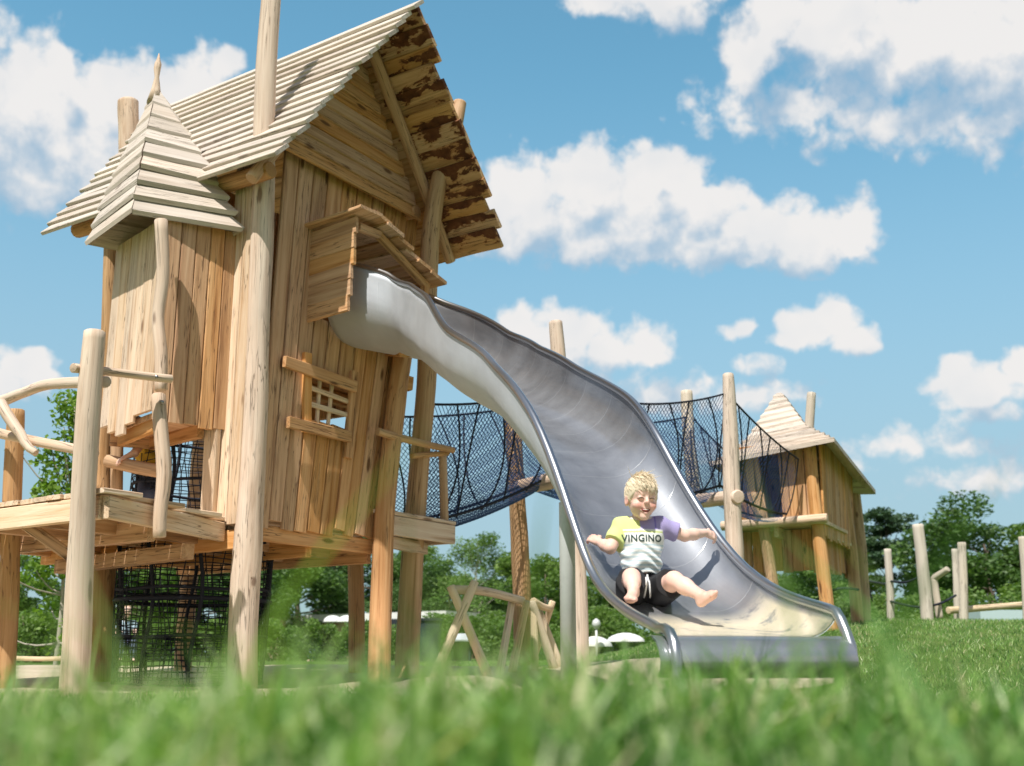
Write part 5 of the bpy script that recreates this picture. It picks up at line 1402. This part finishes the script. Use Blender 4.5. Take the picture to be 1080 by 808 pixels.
# kind, px, py of the top, distance, width factor, label
TREES = [
 ('lime', 150, 566, 34, 1.0, 'mid green tree behind the left log poles, seen under the terrace'),
 ('oak', 205, 560, 46, 1.0, 'dark green tree behind the black tubular net under the house'),
 ('lime', 262, 555, 52, 1.0, 'green tree just right of the black net, seen below the house floor'),
 ('oak', 312, 556, 62, 1.15, 'dark tree behind the hedge, seen under the middle of the house'),
 ('pine', 352, 572, 66, 1.0, 'blue green conifer seen under the house, left of the front right pole'),
 ('oak', 392, 566, 70, 1.1, 'dark tree behind the front right pole of the house'),
 ('lime', 440, 574, 72, 1.1, 'round green tree between the house poles and the wispy birch'),
 ('birch', 503, 562, 64, .85, 'tall wispy birch rising above its neighbours under the net bridge'),
 ('oak', 472, 598, 66, 1.0, 'dark low tree at the left foot of the wispy birch'),
 ('oak', 538, 592, 70, 1.0, 'dark tree directly behind the first bridge post'),
 ('willow', 575, 572, 58, 1.0, 'lush mid green tree between the bridge post and steel slide post'),
 ('lime', 620, 590, 62, .9, 'olive tree behind the steel post of the slide'),
 ('oak', 655, 600, 72, 1.0, 'dark tree behind the left rim of the slide'),
 ('lime', 792, 578, 66, 1.0, 'green tree between the slide and the small tower'),
 ('oak', 838, 590, 60, .9, 'dark tree seen below the floor of the small tower'),
 ('willow', 905, 556, 56, .75, 'pale green tree just right of the small tower poles'),
 ('pine', 945, 541, 50, .85, 'open dark pine with layered branches behind the tallest grey post'),
 ('oak', 1050, 528, 46, 1.0, 'big dark broadleaf tree at the right edge of the photo'),
 ('willow', 1012, 572, 58, .8, 'paler tree left of the big broadleaf tree'),
 ('lime', 1105, 552, 48, 1.0, 'tree behind the post at the right edge of the photo'),
 ('palebush', 505, 634, 36, 1.0, 'pale green bush behind the first log trestle'),
 ('bush', 560, 640, 34, 1.0, 'green bush behind the second log trestle'),
 ('palebush', 610, 628, 36, 1.1, 'pale bush behind the foot of the steel slide post'),
 ('bush', 655, 632, 38, 1.0, 'green bush behind the left knee of the slide'),
 ('bush', 445, 640, 40, 1.0, 'green bush behind the dark container'),
 ('palebush', 820, 618, 34, .9, 'pale bush under the small tower'),
 ('bush', 885, 618, 36, .9, 'green bush beside the leaning tower poles'),
 ('palebush', 938, 612, 34, .9, 'pale bush between the wrapped post and the tallest post'),
 ('bush', 990, 622, 32, .9, 'green bush behind the bent grey post'),
 ('bush', 1055, 604, 30, 1.1, 'green bush under the big broadleaf tree, behind the log beam'),
 ('bush', 65, 618, 24, .9, 'dense bush behind the young birch at the left'),
 ('palebush', 20, 630, 20, .8, 'pale bush at the left edge behind the log pole'),
 ('lime', 20, 585, 40, .8, 'tree at the left edge of the photo, below the terrace'),
]
for i, (kd, px, py, Y, wf, lab) in enumerate(TREES):
    b_ = at(px, 700, Y); gz = float(ground_z(b_[0], b_[1])); H = at(px, py, Y)[2] - gz; k = H / TH_[kd]
    if kd in used: o = copy_tree(TV[kd])
    else: o = TV[kd]; used.add(kd)
    o.location = (b_[0], b_[1], gz); kw = max(k, .75 if Y > 40 else k) * wf * 1.2; o.scale = (kw, kw, k); o.rotation_euler = (0, 0, RNG.uniform(0, 6.28)); o['label'] = lab
    bush = kd in ('bush', 'palebush'); o['category'] = 'bush' if bush else 'tree'; o['group'] = 'bushes beyond the playground' if bush else 'trees beyond the playground'
    nm_ = {'oak': 'broadleaf_tree', 'lime': 'broadleaf_tree', 'willow': 'broadleaf_tree', 'birch': 'birch_tree', 'pine': 'pine_tree', 'bush': 'bush', 'palebush': 'bush'}[kd]; o.name = nm_
# the young birch close behind the terrace, left
b_ = at(58, 700, 12.5); gz = float(ground_z(b_[0], b_[1])); H = at(58, 414, 12.5)[2] - gz
yb = make_tree('slender young birch with bright green leaves rising behind the left terrace railing', H, (.62, .30), 70, 3600, .060, M['leaf_birch'], M['birchbark'], 21, 'birch', .035, 'birch_tree', 34); yb.location = (b_[0], b_[1], gz)
# hedge
hp0, hp1 = at(110, 700, 27), at(432, 700, 30); rng = np.random.default_rng(31); n = 26000
u = rng.uniform(0, 1, n); zz = rng.uniform(0, 1, n) ** .7; yy = rng.normal(0, .28, n)
hb = hp0[:2] + (hp1[:2] - hp0[:2]) * u[:, None]; gz_ = ground_z(hb[:, 0], hb[:, 1] + yy); Hh = .88 + .10 * np.sin(u * 40) + .08 * np.sin(u * 97 + 1)
C = np.c_[hb[:, 0], hb[:, 1] + yy, gz_ + zz * Hh]
hg = quads_mesh('hedge', leaves(C, .075, rng), M['leaf_pale'], np.clip(.2 + .5 * rng.uniform(0, 1, n) + .2 * np.sin(u * 60), 0, 1)); tag(hg, 'clipped leafy hedge in front of the low brick building', 'hedge')

# ================================================================== low brick building and small things in the background
def brick_mat():
    m, t, p = newmat('brick'); tc = t.node('ShaderNodeTexCoord').outputs['Object']
    br = t.node('ShaderNodeTexBrick'); mp = t.node('ShaderNodeMapping'); mp.inputs['Rotation'].default_value = (math.pi / 2, 0, 0); t.link(tc, mp.inputs[0]); t.link(mp.outputs[0], br.inputs['Vector'])
    br.inputs['Color1'].default_value = (.30, .13, .10, 1); br.inputs['Color2'].default_value = (.36, .18, .13, 1); br.inputs['Mortar'].default_value = (.42, .37, .32, 1); br.inputs['Scale'].default_value = 4.5
    t.link(br.outputs[0], p.inputs['Base Color']); p.inputs['Roughness'].default_value = .85; return m
BRICK = brick_mat(); WHITE = plain('white_paint', (.78, .78, .77), .5, nscale=3, namp=.06)
q0, q1 = at(228, 652, 66), at(470, 642, 57); bl = thing('brick_building', 'low red brick building with a white roof edge behind the hedge', 'building', (q0[0], q0[1], float(ground_z(*q0[:2]))))
dv_ = nrm(q1 - q0) * [1, 1, 0]; pv = np.array([-dv_[1], dv_[0], 0]); gzb = float(ground_z(*q0[:2])); zt0 = q0[2]
Lb = np.linalg.norm((q1 - q0)[:2])
mb = MB(); extrude_poly(mb, [q0[:2], q1[:2], q1[:2] + pv[:2] * 8, q0[:2] + pv[:2] * 8], gzb - .3, zt0 - .42); mb.build('wall', BRICK, bl, world=True)
mb = MB(); e_ = pv[:2] * .25; extrude_poly(mb, [q0[:2] - e_ - dv_[:2] * .2, q1[:2] - e_ + dv_[:2] * .2, q1[:2] + pv[:2] * 8.2, q0[:2] + pv[:2] * 8.2 - dv_[:2] * .2], zt0 - .42, zt0); mb.build('roof_edge', WHITE, bl, world=True)
c_ = at(293, 655, 60); mb = MB(); box(mb, (c_[0] - .35, c_[1] - .3, gzb), (c_[0] + .35, c_[1] + .3, c_[2] + .35)); mb.build('chimney', BRICK, bl, world=True)
for px in (330, 420):
    c_ = at(px, 670, 61 if px < 400 else 58); mb = MB(); box(mb, (c_[0] - .5, c_[1] - .45, gzb + .9), (c_[0] + .5, c_[1] - .2, gzb + 1.9)); mb.build('window', M['dark'], bl, world=True)
for px, Y, lab in ((351, 44, 'white parasol beside the brick wall, left of a second one'), (366, 42, 'white parasol nearer the house pole, right of its twin')):
    c_ = at(px, 653, Y); gz = float(ground_z(c_[0], c_[1])); t = thing('parasol', lab, 'parasol', (c_[0], c_[1], gz), 0, 'white parasols')
    mb = MB(); tube(mb, [(c_[0], c_[1], gz - .1), (c_[0], c_[1], c_[2] + .1)], .03, 8); mb.build('pole', M['steelleg'], t, world=True)
    mb = MB(); V = []; F = []
    for i in range(6):
        a = i / 5 * 1.35
        for j in range(16):
            b = 2 * math.pi * j / 16; V.append(c_ + [.36 * math.cos(a) * math.cos(b), .36 * math.cos(a) * math.sin(b), .24 * math.sin(a) - .1])
    for i in range(5):
        for j in range(16): F.append((i * 16 + j, i * 16 + (j + 1) % 16, (i + 1) * 16 + (j + 1) % 16, (i + 1) * 16 + j))
    mb.add(V, F, np.array(V), .5, True); mb.build('canopy', WHITE, t, world=True)
c_ = at(453, 690, 26); gz = float(ground_z(c_[0], c_[1])); t = thing('container', 'dark blue container standing between the house poles and the trestle', 'container', (c_[0], c_[1], gz)); zt2 = at(453, 652, 26)[2]
mb = MB(); box(mb, (c_[0] - .24, c_[1], gz), (c_[0] + .22, c_[1] + .7, zt2 - .06)); mb.build('body', plain('dark_blue_paint', (.022, .030, .045), .5, nscale=4), t, world=True)
mb = MB(); box(mb, (c_[0] - .27, c_[1] - .04, zt2 - .055), (c_[0] + .25, c_[1] + .74, zt2)); mb.build('lid', M['dark'], t, world=True)
c_ = at(486, 690, 31); gz = float(ground_z(c_[0], c_[1])); zt2 = at(486, 671, 31)[2]; t = thing('shed', 'tiny shed with a pale flat roof seen between the trestle legs', 'shed', (c_[0], c_[1], gz))
for dx in (-.26, .20):
    mb = MB(); box(mb, (c_[0] + dx, c_[1], gz - .1), (c_[0] + dx + .06, c_[1] + .5, zt2 - .1)); mb.build('side_panel', M['dark'], t, world=True)
mb = MB(); box(mb, (c_[0] - .2, c_[1] + .45, gz), (c_[0] + .2, c_[1] + .5, zt2 - .1)); mb.build('back_panel', M['greypost'], t, world=True)
mb = MB(); plank(mb, (c_[0] - .36, c_[1] + .2, zt2 - .03), (c_[0] + .34, c_[1] + .2, zt2 - .03), (0, 1, .25), .75, .05); mb.build('roof', plain('pale_roof', (.55, .58, .60), .6), t, world=True)
c_ = at(141, 650, 46); gz = float(ground_z(c_[0], c_[1])); zt2 = at(141, 634, 46)[2]; t = thing('cottage', 'small cottage with a pale grey roof far behind the left terrace', 'cottage', (c_[0], c_[1], gz))
mb = MB(); box(mb, (c_[0] - 1.6, c_[1], gz - .2), (c_[0] + .5, c_[1] + 4, zt2 - .85)); mb.build('wall', WHITE, t, world=True)
mb = MB(); V = [(c_[0] - 1.8, c_[1] - .2, zt2 - .85), (c_[0] + .7, c_[1] - .2, zt2 - .85), (c_[0] + .7, c_[1] + 4.2, zt2 - .85), (c_[0] - 1.8, c_[1] + 4.2, zt2 - .85), (c_[0] - 1.8, c_[1] + 2, zt2 + .1), (c_[0] + .7, c_[1] + 2, zt2 + .1)]
mb.add(V, [(0, 1, 5, 4), (2, 3, 4, 5), (1, 2, 5), (3, 0, 4), (3, 2, 1, 0)], np.array(V), .5, False); mb.build('roof', plain('slate_roof', (.34, .40, .44), .6, nscale=6), t, world=True)

# ================================================================== grass
def blades(name, x, y, h, wdt, rng, mat, label, lean=.45):
    n = len(x); z = ground_z(x, y) - .01; a = rng.uniform(0, 2 * np.pi, n); ld = np.c_[np.cos(a), np.sin(a)]
    ln = np.abs(rng.normal(0, lean, n)) * h; sd = rng.uniform(0, 2 * np.pi, n); sx = np.c_[np.cos(sd), np.sin(sd), np.zeros(n)]
    tt = np.array([0, .34, .68, 1.0]); wd = np.array([.8, 1.0, .72, .06]); V = np.zeros((n, 8, 3))
    for k in range(4):
        c = np.c_[x + ld[:, 0] * ln * tt[k] ** 2, y + ld[:, 1] * ln * tt[k] ** 2, z + h * (tt[k] - .10 * tt[k] ** 2 * np.minimum(1.5, ln / h))]
        V[:, k * 2] = c - sx * (wdt * wd[k] / 2)[:, None]; V[:, k * 2 + 1] = c + sx * (wdt * wd[k] / 2)[:, None]
    base = (np.arange(n) * 8)[:, None, None]; q = np.array([[0, 1, 3, 2], [2, 3, 5, 4], [4, 5, 7, 6]])[None]; L = (base + q).reshape(-1)
    me = bpy.data.meshes.new(name); me.vertices.add(n * 8); me.vertices.foreach_set('co', V.reshape(-1)); me.loops.add(len(L)); me.loops.foreach_set('vertex_index', L)
    me.polygons.add(n * 3); me.polygons.foreach_set('loop_start', np.arange(n * 3) * 4); me.polygons.foreach_set('use_smooth', [True] * (n * 3)); me.materials.append(mat); me.update(calc_edges=True)
    r = np.clip(.40 + .20 * np.sin(x * 9.1) * np.sin(y * 7.3) + rng.normal(0, .24, n), 0, .82); m_ = rng.uniform(0, 1, n) < .15; r[m_] = rng.uniform(.85, 1, m_.sum()); r[h > .148] = np.minimum(r[h > .148], .62)
    at_ = me.attributes.new('rnd', 'FLOAT', 'POINT'); at_.data.foreach_set('value', np.repeat(r, 8))
    o = bpy.data.objects.new(name, me); COL.objects.link(o); return tag(o, label, 'grass', None, 'stuff')
rng = np.random.default_rng(77)
def strew(n, y0, y1, pw=1.0):
    y = y0 + (y1 - y0) * rng.uniform(0, 1, n) ** pw; x = rng.uniform(-1, 1, n) * (.52 * y + .25); return x, y
X, Yv, Hh, Ww = [], [], [], []
for n, y0, y1, h0, h1, w_, pw in ((1500, .30, .72, .07, .13, .0085, .9), (5200, .65, 1.55, .085, .145, .0072, 1.0), (14000, 1.4, 3.2, .04, .085, .0050, .8), (38000, 3.0, 6.6, .04, .085, .005, .8)):
    x, y = strew(n, y0, y1, pw); cl = .75 + .35 * np.sin(x * 7 + 1.3 * np.sin(y * 5)) * np.sin(y * 6.1); X.append(x); Yv.append(y); Hh.append((h0 + (h1 - h0) * rng.uniform(0, 1, n)) * np.clip(cl, .5, 1.2)); Ww.append(np.full(n, w_) * rng.uniform(.6, 1.4, n))
x, y = strew(90, .42, 1.6, 1.0); X.append(x); Yv.append(y); Hh.append(rng.uniform(.14, .19, 90)); Ww.append(np.full(90, .0055))
for px, Y, h in ((200, .55, .225), (182, .5, .19), (430, .6, .20), (415, .55, .215), (700, .5, .205), (690, .46, .20), (745, .55, .205), (862, .6, .225), (850, .52, .21), (1045, .5, .235), (1062, .55, .225), (1030, .6, .22), (300, .7, .20), (545, .62, .205), (950, .6, .21)):
    X.append(np.array([at(px, 700, Y)[0]])); Yv.append(np.array([Y])); Hh.append(np.array([h])); Ww.append(np.array([.0055]))
x, y, h, w_ = map(np.concatenate, (X, Yv, Hh, Ww))
keep = ~((np.abs(x - .86) < .42) & (y > 3.65) & (y < 5.4)) | (h < .07)
blades('meadow_grass', x[keep], y[keep], h[keep], w_[keep], rng, M['grass'], 'long green meadow grass in the foreground, growing in front of the slide', .8)
n = 60000; y = 6.4 + 16 * rng.uniform(0, 1, n) ** .9; x = -1.2 + (.55 * y + 2.2) * rng.uniform(0, 1, n)
keep = ~(((x + 2.1) / 4.5) ** 2 + ((y - 8.9) / 3.6) ** 2 < 1) & ~(((x - .75) / 1.25) ** 2 + ((y - 5.3) / .8) ** 2 < 1); x, y = x[keep], y[keep]
blades('lawn_grass', x, y, rng.uniform(.025, .06, len(x)), np.full(len(x), .008), rng, M['grass'], 'short lawn grass covering the mound behind the slide', .6)
